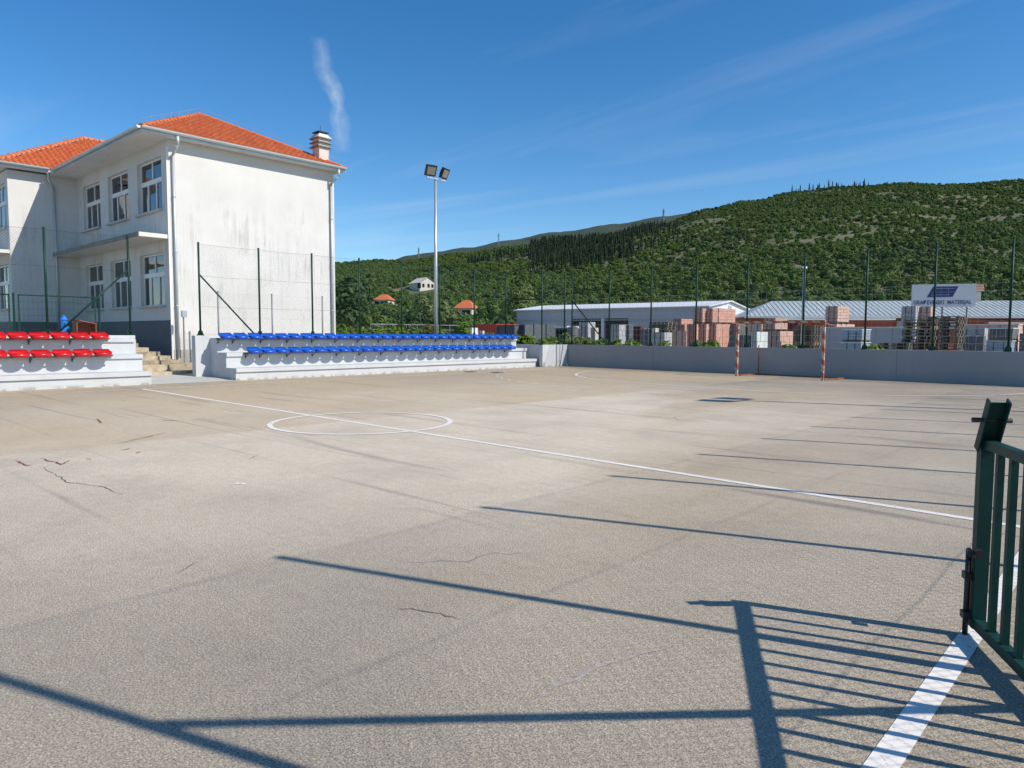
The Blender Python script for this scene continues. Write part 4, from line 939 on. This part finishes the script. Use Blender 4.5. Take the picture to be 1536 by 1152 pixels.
# ---- white warehouse
WR = dep(1061, 500, 68); WR.z = 0; WLf = dep(775, 500, 82); WLf.z = 0
e1 = (WR-WLf).normalized(); e2 = Vector((-e1.y, e1.x, 0)); WW = (WR-WLf).length; WD = 11.; HE = z_at(WR, 459.5, 1061); HR = HE+.62
t = thing('warehouse', 'long white sheet metal warehouse with a wide dark doorway', 'building', WLf); o = WLf
dl, dr = [(line_hit(x, 500, (WLf.y-WLf.x*e1.y/e1.x), e1.y/e1.x)-WLf).dot(e1) for x in (861, 939)]
so2 = so_
def wquad(b, u0, u1, z0, z1, v=0): b.quad(WLf+e1*u0+e2*v+ZZ*z0, WLf+e1*u1+e2*v+ZZ*z0, WLf+e1*u1+e2*v+ZZ*z1, WLf+e1*u0+e2*v+ZZ*z1)
hd = z_at(WR, 473.5, 1061)*.96; b = MB()
n = int(WW/.5)
for k in range(n):                                # ribbed cladding
    u = WW*k/n; u1 = WW*(k+1)/n; z0 = hd if (u1 > dl and u < dr) else 0
    b.obox(WLf+e1*(u+u1)/2+e2*(.1)+ZZ*(z0+HE)/2, e1*((u1-u)/2), e2*(.10 if k % 2 else .112), ZZ*((HE-z0)/2))
b.build('front_wall', 'white_wall_sheet', t, o)
b = MB(); b.add([WR, WR+e2*WD, WR+e2*WD+ZZ*HE, WR+e2*WD/2+ZZ*HR, WR+ZZ*HE], [(0, 1, 2, 3, 4)]); b.add([WLf, WLf+e2*WD, WLf+e2*WD+ZZ*HE, WLf+e2*WD/2+ZZ*HR, WLf+ZZ*HE], [(4, 3, 2, 1, 0)]); wquad(b, 0, WW, 0, HE, WD); b.build('end_wall', 'white_sheet', t, o)
b = MB()
for s, (va, za, vb, zb) in enumerate(((-.35, HE-.05, WD/2, HR+.06), (WD/2, HR+.06, WD+.35, HE-.05))):
    P1 = [WLf-e1*.3+e2*va+ZZ*za, WR+e1*.3+e2*va+ZZ*za, WR+e1*.3+e2*vb+ZZ*zb, WLf-e1*.3+e2*vb+ZZ*zb]; b.quad(*[p+ZZ*.10 for p in P1]); b.quad(*P1[::-1]); b.quad(P1[0], P1[1], P1[1]+ZZ*.1, P1[0]+ZZ*.1); b.quad(P1[1], P1[2], P1[2]+ZZ*.1, P1[1]+ZZ*.1)
b.build('roof', 'white_sheet', t, o); wb = MB(); wb.obox(WLf+e1*(dl+(dr-dl)*.565)+e2*.05+ZZ*hd/2, e1*.15, e2*.15, ZZ*hd/2); wb.build('door_post', 'white_sheet', t, o)
MB().obox(WR+e2*WD*.52+e1*.03+ZZ*(HE-.15), e2*.5, e1*.02, ZZ*.4).build('gable_vent', 'white_wall_sheet', t, o)
MB().obox(WLf+e1*WW/2-e2*.02+ZZ*(HE*.72), e1*WW/2, e2*.05, ZZ*.04).build('wall_rail', 'grey_render', t, o)

# ---- orange brick building with pale metal hip roof
BL = dep(1122, 500, 63); BL.z = 0; BR = dep(1536, 500, 60); BR.z = 0
e1 = (BR-BL).normalized(); e2 = Vector((-e1.y, e1.x, 0)); BW = (BR-BL).length+8; HE = z_at(BL, 474.5, 1122); o = BL
t = thing('orange_building', 'long low orange red building with a pale ribbed metal roof', 'building', BL)
wn = [(u, u+2.6) for u in (12.6, 23.2, 27.4)]
b = MB(); us = sorted({0, BW, *[a for w_ in wn for a in w_]})
for u0, u1 in zip(us, us[1:]):
    isw = any(a <= (u0+u1)/2 <= c for a, c in wn)
    for (z0, z1) in (((0, 1.5), (2.6, HE)) if isw else ((0, HE),)): b.obox(BL+e1*(u0+u1)/2+e2*.15+ZZ*(z0+z1)/2, e1*(u1-u0)/2, e2*.15, ZZ*(z1-z0)/2)
b.build('front_wall', 'orange_wall', t, o)
for a, c in wn:
    wq = MB()
    for k in range(4): wq.obox(BL+e1*(a+(c-a)*k/3)+e2*.1+ZZ*2.05, e1*.05, e2*.05, ZZ*.55)
    for z in (1.52, 2.58): wq.obox(BL+e1*(a+c)/2+e2*.1+ZZ*z, e1*(c-a)/2, e2*.05, ZZ*.05)
    wo = wq.build('window', 'window_white', t, o)
    for k in range(3): MB().obox(BL+e1*(a+(c-a)*(k+.5)/3)+e2*.12+ZZ*2.05, e1*(c-a)/6, e2*.006, ZZ*.5).build('pane', 'glass', wo, o)
MB().obox(BL+e1*.15+e2*4.4+ZZ*HE/2, e1*.15, e2*4.1, ZZ*HE/2).build('side_wall', 'orange_wall', t, o); MB().obox(BL+e1*BW/2+e2*8.6+ZZ*HE/2, e1*BW/2, e2*.1, ZZ*HE/2).build('rear_wall', 'orange_wall', t, o)
MB().obox(BL+e1*15+e2*(-.1)+ZZ*(HE-.75), e1*2.6, e2*.1, ZZ*.33).build('fascia_board', 'grey_render', t, o)
MB().obox(BL+e1*7+e2*(-1.0)+ZZ*(HE-.28), e1*4.6, e2*1.0, ZZ*.07).build('door_canopy', 'white_sheet', t, o)
MB().obox(BL+e1*26+e2*(-.35)+ZZ*(HE-.55), e1*6.5, e2*.35, ZZ*.08).build('window_canopy', 'brick_pink', t, o)
RZ = HE+1.55; r1 = BL+e1*2.9+e2*4.4+ZZ*RZ; r2 = BL+e1*(BW+.4)+e2*4.4+ZZ*RZ
ec = [BL-e1*.5-e2*.6+ZZ*(HE-.02), BL+e1*(BW+.4)-e2*.6+ZZ*(HE-.02), BL+e1*(BW+.4)+e2*9.2+ZZ*(HE-.02), BL-e1*.5+e2*9.2+ZZ*(HE-.02)]
b = MB(); b.quad(ec[0], ec[1], r2, r1); b.quad(ec[3], ec[0], r1); b.quad(ec[2], ec[3], r1, r2); ro = b.build('roof', 'metal_roof', t, o)
b = MB(); sl = (r1-e1*3.4-(ec[0])); n = int(BW/.42)
for k in range(n):
    p = ec[0]+e1*(.42*k+.2); q = p+e2*5.0+ZZ*(RZ-HE+.02)
    du = (p-BL).dot(e1)
    if du < 2.9: q = p+(q-p)*max(.05, (du+.5)/3.4)
    b.bar(p+ZZ*.02, q+ZZ*.02, .05, .05)
b.build('roof_rib', 'metal_roof', ro, o, kind='stuff')
MB().obox((ec[0]+ec[1])/2-e2*.04-ZZ*.05, (ec[1]-ec[0])/2, e2*.07, ZZ*.08).build('gutter', 'zinc', t, o)
cp_ = BL+e1*((line_hit(1471, 440, BL.y-BL.x*e1.y/e1.x, e1.y/e1.x)-BL).dot(e1)+1.6)+e2*4.4
cb_ = MB().obox(cp_+ZZ*(RZ+.25), e1*.38, e2*.38, ZZ*.6); cb_.build('chimney', 'grey_render', ro, o)
for k in range(3): MB().obox(cp_+ZZ*(RZ+.93+.22*k), e1*(.62-.03*k), e2*.42, ZZ*.085).build('chimney_cap', 'brick_orange', ro, o)

# ---- yard sign
SL = dep(1365, 500, 52.5); SR = dep(1461, 500, 51.2); zt0, zb0 = z_at(SL, 428, 1365), z_at(SL, 461, 1365)
SL.z = 0; SR.z = 0; e1 = (SR-SL).normalized(); e2 = Vector((-e1.y, e1.x, 0)); SW = (SR-SL).length; zt0 += .05
t = thing('yard_sign', 'large white yard sign with blue emblem and blue capital lettering', 'sign', SL); o = SL
MB().obox(SL+e1*SW/2+e2*.04+ZZ*(zt0+zb0)/2, e1*SW/2, e2*.035, ZZ*(zt0-zb0)/2).build('board', 'sign_white', t, o)
for k in (.12, .5, .88): MB().bar(SL+e1*SW*k+e2*.13-ZZ*.02, SL+e1*SW*k+e2*.13+ZZ*zt0*.98, .12, .1).build('leg', 'grey_post', t, o)
b = MB(); Hs = zt0-zb0
def spt(u, v, d=-.003): return SL+e1*SW*u+e2*d+ZZ*(zb0+Hs*v)
b.quad(spt(.245, .44), spt(.645, .44), spt(.73, .90), spt(.335, .90)); b.build('emblem', 'sign_blue', t, o)
b = MB()
for (u0, u1, v) in ((.34, .66, .80), (.30, .60, .52)): b.quad(spt(u0, v, -.006), spt(u1, v, -.006), spt(u1+.008, v+.025, -.006), spt(u0+.008, v+.025, -.006))
b.build('emblem_stripe', 'sign_grey', t, o)
def text(s, cu, cv, wfrac, hfrac, m, name, d=-.005, shear=0.):
    c = bpy.data.curves.new(name, 'FONT'); c.body = s; c.align_x = 'CENTER'; c.align_y = 'CENTER'; c.size = 1; c.shear = shear; c.offset = .022
    ob = bpy.data.objects.new(name, c); COL.objects.link(ob); bpy.context.view_layer.update()
    me = bpy.data.meshes.new_from_object(ob); bpy.data.objects.remove(ob); xs = [v.co.x for v in me.vertices]; ys2 = [v.co.y for v in me.vertices]; w0, h0 = max(xs)-min(xs), max(ys2)-min(ys2); mx_, my_ = (max(xs)+min(xs))/2, (max(ys2)+min(ys2))/2
    for v in me.vertices:
        u, vv = (v.co.x-mx_)/w0*wfrac, (v.co.y-my_)/h0*hfrac; v.co = spt(cu+u, cv+vv, d)-o
    me.materials.clear(); me.materials.append(MATS[m]); n = bpy.data.objects.new(name, me); COL.objects.link(n); n.parent = t
text('GRAĐEVINSKI  MATERIJAL', .487, .19, .905, .245, 'sign_blue', 'lettering')

# ---- lamp post in the yard
lp = dep(1203, 500, 37); zt_ = z_at(lp, 402, 1203); t = thing('street_lamp', 'slim grey lamp post standing in the yard behind the goal', 'street lamp', (lp.x, lp.y, 0))
MB().tube((0, 0, -.02), (0, 0, zt_), .07, 10, .045).build('pole', 'galvanised', t, smooth=True); b = MB().obox((.05, -.1, zt_+.02), (.07, 0, 0), (0, .2, 0), (0, 0, .05)); b.build('lamp_head', 'vehicle_white', t)

# ---- guard rail behind the vines
t = thing('guard_rail', 'low grey post and rail barrier beyond the vines', 'barrier', (-50, 44, 0)); o = Vector((-50, 44, 0)); pa, pb_ = dep(556, 500, 47), dep(690, 500, 52); pa.z = pb_.z = 0
za = z_at(pa, 486, 556)
MB().bar(pa+ZZ*za, pb_+ZZ*za, .02, .03).build('rail', 'galvanised', t, o); MB().bar(pa+ZZ*(za-.35), pb_+ZZ*(za-.35), .02, .02).build('rail', 'galvanised', t, o)
for k in range(9): p = pa+(pb_-pa)*k/8; MB().tube(p-ZZ*.02, p+ZZ*za, .02, 6).build('post', 'grey_post', t, o)

# ================================================================== VEGETATION
def leaf_cloud(b, c, rx, ry, rz, n, size, rng, hollow=.55, lower=-.75):
    for _ in range(n):
        while True:
            v = Vector((rng.gauss(0, 1), rng.gauss(0, 1), rng.gauss(0, 1)))
            if v.length > .1: break
        v.normalize()
        if v.z < lower: v.z = -v.z
        k = hollow+(1-hollow)*rng.random()**.6
        p = Vector((c[0]+v.x*rx*k, c[1]+v.y*ry*k, c[2]+v.z*rz*k))
        nrm = (v+Vector((rng.uniform(-.6, .6), rng.uniform(-.6, .6), rng.uniform(-.3, .8)))).normalized()
        a = nrm.cross(Vector((rng.uniform(-1, 1), rng.uniform(-1, 1), rng.uniform(-1, 1)))).normalized(); e = nrm.cross(a); s = size*rng.uniform(.6, 1.3)
        b.add([p-a*s, p+e*s*.45, p+a*s, p-e*s*.45], [(0, 1, 2, 3)])
def crown(rng, R_, Hc, lobes, per, size, z0=.0, hollow=.5):
    b = MB()
    for k in range(lobes):
        a = rng.uniform(0, 6.28); d = R_*rng.uniform(.15, .68) if k else 0; zc = z0+Hc*(rng.uniform(.28, .78) if k else .55)
        taper = 1-.45*max(0, (zc-z0)/Hc-.45)
        r = R_*rng.uniform(.34, .58)*taper
        leaf_cloud(b, (d*math.cos(a)*taper, d*math.sin(a)*taper, zc), r, r, r*rng.uniform(.7, 1.0), per, size, rng, hollow)
    return b
protos = bpy.data.collections.new('forest_prototypes')
def proto(b, name, m):
    me = bpy.data.meshes.new(name); me.from_pydata(b.v, [], b.f)
    me.materials.append(MATS[m]); me.update(); ob = bpy.data.objects.new(name, me); return ob
oaks, cons = bpy.data.collections.new('oak_prototypes'), bpy.data.collections.new('conifer_prototypes')
rng = random.Random(3)
for k in range(7):
    oaks.objects.link(proto(crown(rng, 1.0, 1.45, rng.randint(6, 9), 60, .145, -.15), 'oak_crown', ('leaf_oak', 'leaf_mid', 'leaf_oak', 'leaf_dark', 'leaf_mid', 'leaf_oak', 'leaf_pale')[k]))
for k in range(3):
    b = MB()
    for _ in range(420):
        z = rng.random()**1.2; a = rng.uniform(0, 6.28); r = (.30+.03*k)*(1-z)**.75*(.55+.45*rng.random())+.01; p = Vector((r*math.cos(a), r*math.sin(a), z*2.0)); nrm = Vector((math.cos(a), math.sin(a), rng.uniform(-.3, .7))).normalized(); s = .085*rng.uniform(.6, 1.2)
        ax = nrm.cross(Vector((rng.uniform(-1, 1), rng.uniform(-1, 1), 1))).normalized(); e = nrm.cross(ax); b.add([p-ax*s*.5, p-e*s, p+ax*s*.5, p+e*s], [(0, 1, 2, 3)])
    cons.objects.link(proto(b, 'cypress_crown', 'leaf_cypress'))
def scatter(name, pts, coll, label, cat):
    me = bpy.data.meshes.new(name); me.from_pydata([p[:3] for p in pts], [], [])
    for an, ty, ix in (('scl', 'FLOAT', 3), ('rot', 'FLOAT', 4), ('idx', 'INT', 5)):
        at = me.attributes.new(an, ty, 'POINT'); at.data.foreach_set('value', [p[ix] for p in pts])
    ob = bpy.data.objects.new(name, me); COL.objects.link(ob)
    ng = bpy.data.node_groups.new(name+'_nodes', 'GeometryNodeTree'); ng.interface.new_socket('Geometry', in_out='INPUT', socket_type='NodeSocketGeometry'); ng.interface.new_socket('Geometry', in_out='OUTPUT', socket_type='NodeSocketGeometry')
    N = ng.nodes; L = ng.links; gi, go = N.new('NodeGroupInput'), N.new('NodeGroupOutput')
    ip = N.new('GeometryNodeInstanceOnPoints'); ci = N.new('GeometryNodeCollectionInfo'); ci.inputs['Collection'].default_value = coll; ci.inputs['Separate Children'].default_value = True; ci.inputs['Reset Children'].default_value = True
    def na(nm, ty): x = N.new('GeometryNodeInputNamedAttribute'); x.data_type = ty; x.inputs['Name'].default_value = nm; return [o_ for o_ in x.outputs if o_.enabled][0]
    L.new(gi.outputs[0], ip.inputs['Points']); L.new(ci.outputs[0], ip.inputs['Instance']); ip.inputs['Pick Instance'].default_value = True
    L.new(na('idx', 'INT'), ip.inputs['Instance Index']); cx = N.new('ShaderNodeCombineXYZ'); L.new(na('rot', 'FLOAT'), cx.inputs[2]); er = N.new('FunctionNodeEulerToRotation'); L.new(cx.outputs[0], er.inputs[0]); L.new(er.outputs[0], ip.inputs['Rotation']); L.new(na('scl', 'FLOAT'), ip.inputs['Scale'])
    L.new(ip.outputs[0], go.inputs[0]); md = ob.modifiers.new('scatter', 'NODES'); md.node_group = ng
    ob['kind'] = 'stuff'; tag(ob, label, cat); return ob
keep_out = []
def house_site(px, py): p = hit_hill(px, py); keep_out.append((p.x, p.y)); return p
HW = house_site(634, 434); HR1 = house_site(577, 458); HR2 = house_site(700, 472)
rng = random.Random(11); op, cpnts = [], []
a0, a1 = az_px(470), az_px(1640)
tries = 0
while tries < 27000:
    tries += 1
    a = rng.uniform(a0, a1); px, RC, te = crest(a); rr = math.sqrt(rng.uniform((RB+6)**2, (RC*1.06)**2)); x, y = rr*math.sin(a), rr*math.cos(a); t_ = (rr-RB)/(RC-RB)
    if any((x-kx)**2+(y-ky)**2 < 81 or (abs(math.atan2(x, y)-math.atan2(kx, ky)) < .022 and math.hypot(kx, ky)-24 < rr < math.hypot(kx, ky)) for kx, ky in keep_out): continue
    dn = mnoise.noise(Vector((x*.014, y*.014, 0)))+.5*mnoise.noise(Vector((x*.05, y*.05, 4)))
    bare = .36 if t_ > .3 and px > 800 else .6
    if dn > bare and rng.random() < .8: continue
    z = hill_z(x, y)-.2
    fir = 795 < px < 1035 and .42+.1*mnoise.noise(Vector((x*.03, y*.03, 7)))+(px-800)/900*.25 < t_ < .93
    if fir and rng.random() < .62*min(1, max(.12, 1-(px-930)/90)) or (1180 < px < 1300 and t_ > .985 and rng.random() < .16) or (700 < px < 800 and .62 < t_ < .8 and rng.random() < .3): cpnts.append((x, y, z, rng.uniform(1.9, 4.0), rng.uniform(0, 6.28), rng.randrange(3)))
    else:
        sz = rng.uniform(1.1, 2.25)*(1.25 if t_ < .25 else 1.)*(.65 if rng.random() < .35 else 1.)
        dk = mnoise.noise(Vector((x*.02, y*.02, 20)))
        ix = rng.choice((0, 1, 2, 4, 5)) if dk < .1 else rng.choice((3, 3, 1, 0)); ix = 6 if rng.random() < .06 else ix
        op.append((x, y, z, sz, rng.uniform(0, 6.28), ix))
scatter('hillside_wood', op, oaks, 'dense green scrub oak wood covering the hillside', 'wood')
scatter('conifer_wood', cpnts, cons, 'band of dark narrow conifers across the upper hillside', 'wood')

# ---- houses on the hill
def house(P, wd, dp, hw, hr, rz, wm, rm, label, name, flat_gable=True):
    t = thing(name, label, 'house', P-ZZ*1.0, rz=rz)
    MB().box(-wd/2, wd/2, -dp/2, dp/2, -.5, hw+1).build('wall', wm, t)
    z0 = hw+1; b = MB()
    if flat_gable:
        b.add([(-wd/2, -dp/2, z0), (wd/2, -dp/2, z0), (0, -dp/2, z0+hr), (-wd/2, dp/2, z0), (wd/2, dp/2, z0), (0, dp/2, z0+hr)], [(0, 1, 2), (5, 4, 3)]); b.build('gable', wm, t); b = MB()
        b.add([(-wd/2-.5, -dp/2-.4, z0-.25), (0, -dp/2-.4, z0+hr+.05), (wd/2+.5, -dp/2-.4, z0-.25), (-wd/2-.5, dp/2+.4, z0-.25), (0, dp/2+.4, z0+hr+.05), (wd/2+.5, dp/2+.4, z0-.25)], [(0, 1, 4, 3), (1, 2, 5, 4)])
    else:
        b.add([(-wd/2-.5, -dp/2-.5, z0), (wd/2+.5, -dp/2-.5, z0), (wd/2+.5, dp/2+.5, z0), (-wd/2-.5, dp/2+.5, z0), (-wd/5, 0, z0+hr), (wd/5, 0, z0+hr)], [(0, 1, 5, 4), (1, 2, 5), (2, 3, 4, 5), (3, 0, 4), (3, 2, 1, 0)])
    b.build('roof', rm, t)
    for x_ in (-wd*.28, wd*.05, wd*.3): MB().box(x_-.55, x_+.55, -dp/2-.02, -dp/2+.3, z0-1.9, z0-.5).build('window', 'dark', t)
    for z_ in (-.25,): MB().box(wd/2-.3, wd/2+.02, z_-.6, z_+.6, z0-1.9, z0-.5).build('window', 'dark', t)
    MB().box(-wd/2-.02, -wd/2+.5, -dp/2-.02, -dp/2+1.6, z0-2.3, z0-.3).build('door', 'dark', t)
    return t
D1 = math.hypot(HW.x, HW.y); house(HW, D1*.026, 7, 2.4, 2.0, R(84), 'house_white', 'house_white', 'pale unfinished house standing among the trees on the hill', 'hill_house')
D2 = math.hypot(HR1.x, HR1.y); house(HR1, D2*.019, 6, 1.6, 1.8, R(35), 'house_white', 'roof_tile', 'house with a small orange roof among trees below the pale house', 'hill_house', False)
D3 = math.hypot(HR2.x, HR2.y); house(HR2, D3*.024, 6, 1.6, 2.2, R(30), 'house_white', 'roof_tile', 'house with an orange hip roof left of the corner fence brace', 'hill_house', False)

# ---- single trees beyond the court
def tree(px, D, ytop, wpx, kind, label, seed, lob=11, per=150, trunk=.3):
    D *= 1.3; rg = random.Random(seed); P = dep(px, 500, D); P.z = 0; H = z_at(P, ytop, px); Rr = wpx*D/FPX/2*1.08
    t = thing('broadleaf_tree', label, 'tree', P, 'trees beyond the court')
    b = MB(); r0 = .05*H*.5+.06; zc = H*trunk
    b.tube((0, 0, -.1), (rg.uniform(-.1, .1), rg.uniform(-.1, .1), zc), r0, 8, r0*.75)
    for k in range(6):
        a = k*1.05+rg.uniform(-.3, .3); q = Vector((math.cos(a)*Rr*.55, math.sin(a)*Rr*.55, H*rg.uniform(.45, .8))); m_ = Vector((q.x*.35, q.y*.35, (zc+q.z)/2)); b.tube((0, 0, zc*.9), m_, r0*.55, 6, r0*.35); b.tube(m_, q, r0*.35, 5, r0*.1)
    b.build('trunk', 'bark', t); cr = crown(rg, Rr, H*.88, lob, per, .32 if D > 70 else .26, H*.12, .45); cr.build('crown', kind, t)
tree(522, 52, 404, 92, 'leaf_dark', 'big dark green tree against the right edge of the school', 1, 20, 260, .15)
tree(556, 46, 456, 46, 'leaf_oak', 'rounded fresh green tree in front of the dark tree by the school', 2)
tree(592, 66, 452, 52, 'leaf_dark', 'dark leafy tree left of the floodlight mast below the pale house', 3)
tree(621, 58, 462, 44, 'leaf_dark', 'dark bushy tree just left of the floodlight mast', 4)
tree(640, 70, 428, 46, 'leaf_pale', 'tall pale green poplar like tree behind the floodlight mast', 5, 10, 160)
tree(676, 56, 447, 42, 'leaf_pale', 'pale green tree just right of the floodlight mast', 6)
tree(704, 52, 474, 50, 'leaf_mid', 'low mid green tree under the orange hip roof', 7)
tree(733, 74, 446, 44, 'leaf_mid', 'mid green tree right of the orange hip roof', 8)
tree(757, 62, 464, 46, 'leaf_dark', 'dark tree behind the dark containers', 9)
tree(778, 88, 419, 70, 'leaf_pale', 'tall pale willow like tree behind the left end of the warehouse', 10, 13, 190)
tree(575, 60, 470, 36, 'leaf_mid', 'small green tree between the rounded tree and the dark trees', 12)
tree(655, 60, 470, 34, 'leaf_mid', 'small green tree at the foot of the floodlight mast', 13)
tree(1105, 84, 440, 60, 'leaf_dark', 'dark tree in the gap between warehouse and orange building', 14)
tree(1135, 88, 446, 50, 'leaf_oak', 'green tree behind the left end of the orange building', 15)
# ---- vines and shrubs
def shrub(P, wd, h, kind, label, seed, n=700, size=.15):
    rg = random.Random(seed); t = thing('shrub', label, 'shrub', (P.x, P.y, 0), 'shrubs along the court walls'); b = MB(); s = MB()
    for k in range(max(4, int(wd*4))):
        u = rg.uniform(-wd/2, wd/2); v = rg.uniform(-.35, .35); hh = h*rg.uniform(.72, 1.0); r = rg.uniform(.22, .36)
        s.tube((u*.8, v*.8, -.05), (u, v, hh*.85), .015, 4, .006)
        leaf_cloud(b, (u, v, hh*.72), r*1.15, r*1.15, hh*.30, int(n/4), size, rg, .2, -2); leaf_cloud(b, (u, v, hh*.35), r, r, hh*.35, int(n/10), size, rg, .3, -2)
    s.build('stem', 'bark', t); b.build('foliage', kind, t); return t
def row(specs, label, D0=None):
    for i, (px, D, yt, wpx, kind) in enumerate(specs):
        P = dep(px, 500, D); shrub(P, wpx*D/FPX, z_at(P, yt, px), kind, label, 100+i+int(px))
row([(px, 37.5+1.5*(k % 3), 482+4*((k*7) % 3), 30, ('leaf_vine', 'leaf_dry', 'leaf_vine', 'leaf_mid')[k % 4]) for k, px in enumerate(range(512, 700, 15))], 'yellow green vine in the row above the blue seats')
row([(783, 38, 500, 26, 'leaf_vine'), (800, 37.5, 498, 30, 'leaf_vine'), (828, 38.4, 501, 22, 'leaf_vine'), (845, 38.2, 497, 20, 'leaf_mid')], 'bright green shrub above the corner wall past the blue seats')
row([(872, 37.6, 503, 18, 'leaf_vine'), (890, 36.8, 505, 20, 'leaf_vine'), (902, 36.6, 508, 12, 'leaf_mid'), (925, 36, 508, 12, 'leaf_vine'), (948, 35.4, 503, 18, 'leaf_vine'), (998, 34.2, 510, 14, 'leaf_vine'), (1055, 33.2, 508, 16, 'leaf_mid'), (1068, 32.9, 510, 12, 'leaf_vine')], 'bright green shrub above the wall in front of the warehouse')
row([(1184, 30.8, 515, 10, 'leaf_vine'), (1304, 28.6, 516, 14, 'leaf_vine'), (1384, 27.2, 519, 10, 'leaf_vine'), (1534, 25, 520, 14, 'leaf_vine'), (740, 39, 497, 16, 'leaf_mid'), (772, 38.6, 499, 16, 'leaf_vine')], 'small weed tuft peeping over the wall')

# ---- pylons on the ridge
def pylon(px, py0, py1, r, label):
    d = ray(px, py0); d = d/math.hypot(d.x, d.y); b0 = CAM+d*r; zt = CAMH+ray(px, py1).z/math.hypot(ray(px, py1).x, ray(px, py1).y)*r; h = zt-b0.z
    t = thing('power_pylon', label, 'pylon', b0, 'pylons on the ridge'); b = MB(); wd = h*.1
    for sx in (-1, 1):
        for sy in (-1, 1): b.bar((sx*wd, sy*wd, -12), (sx*wd*.2, sy*wd*.2, h), .35, .35)
    for k in range(6):
        z0, z1 = h*k/6, h*(k+1)/6; a, c = wd*(1-.8*k/6), wd*(1-.8*(k+1)/6); b.bar((-a, -a, z0), (c, -c, z1), .25, .25); b.bar((a, a, z0), (-c, c, z1), .25, .25)
    b.build('tower', 'grey_post', t); b = MB()
    for z in (.68, .82): b.bar((-h*.16, 0, h*z), (h*.16, 0, h*z), .4, .4)
    b.build('crossarm', 'grey_post', t)
pylon(628, 384, 371, 900, 'far lattice pylon on the ridge left of the floodlight mast')
pylon(748, 364, 350, 1100, 'far lattice pylon on the ridge above the corner post')
pylon(995, 330, 313, 760, 'far lattice mast on the ridge where the conifers begin')
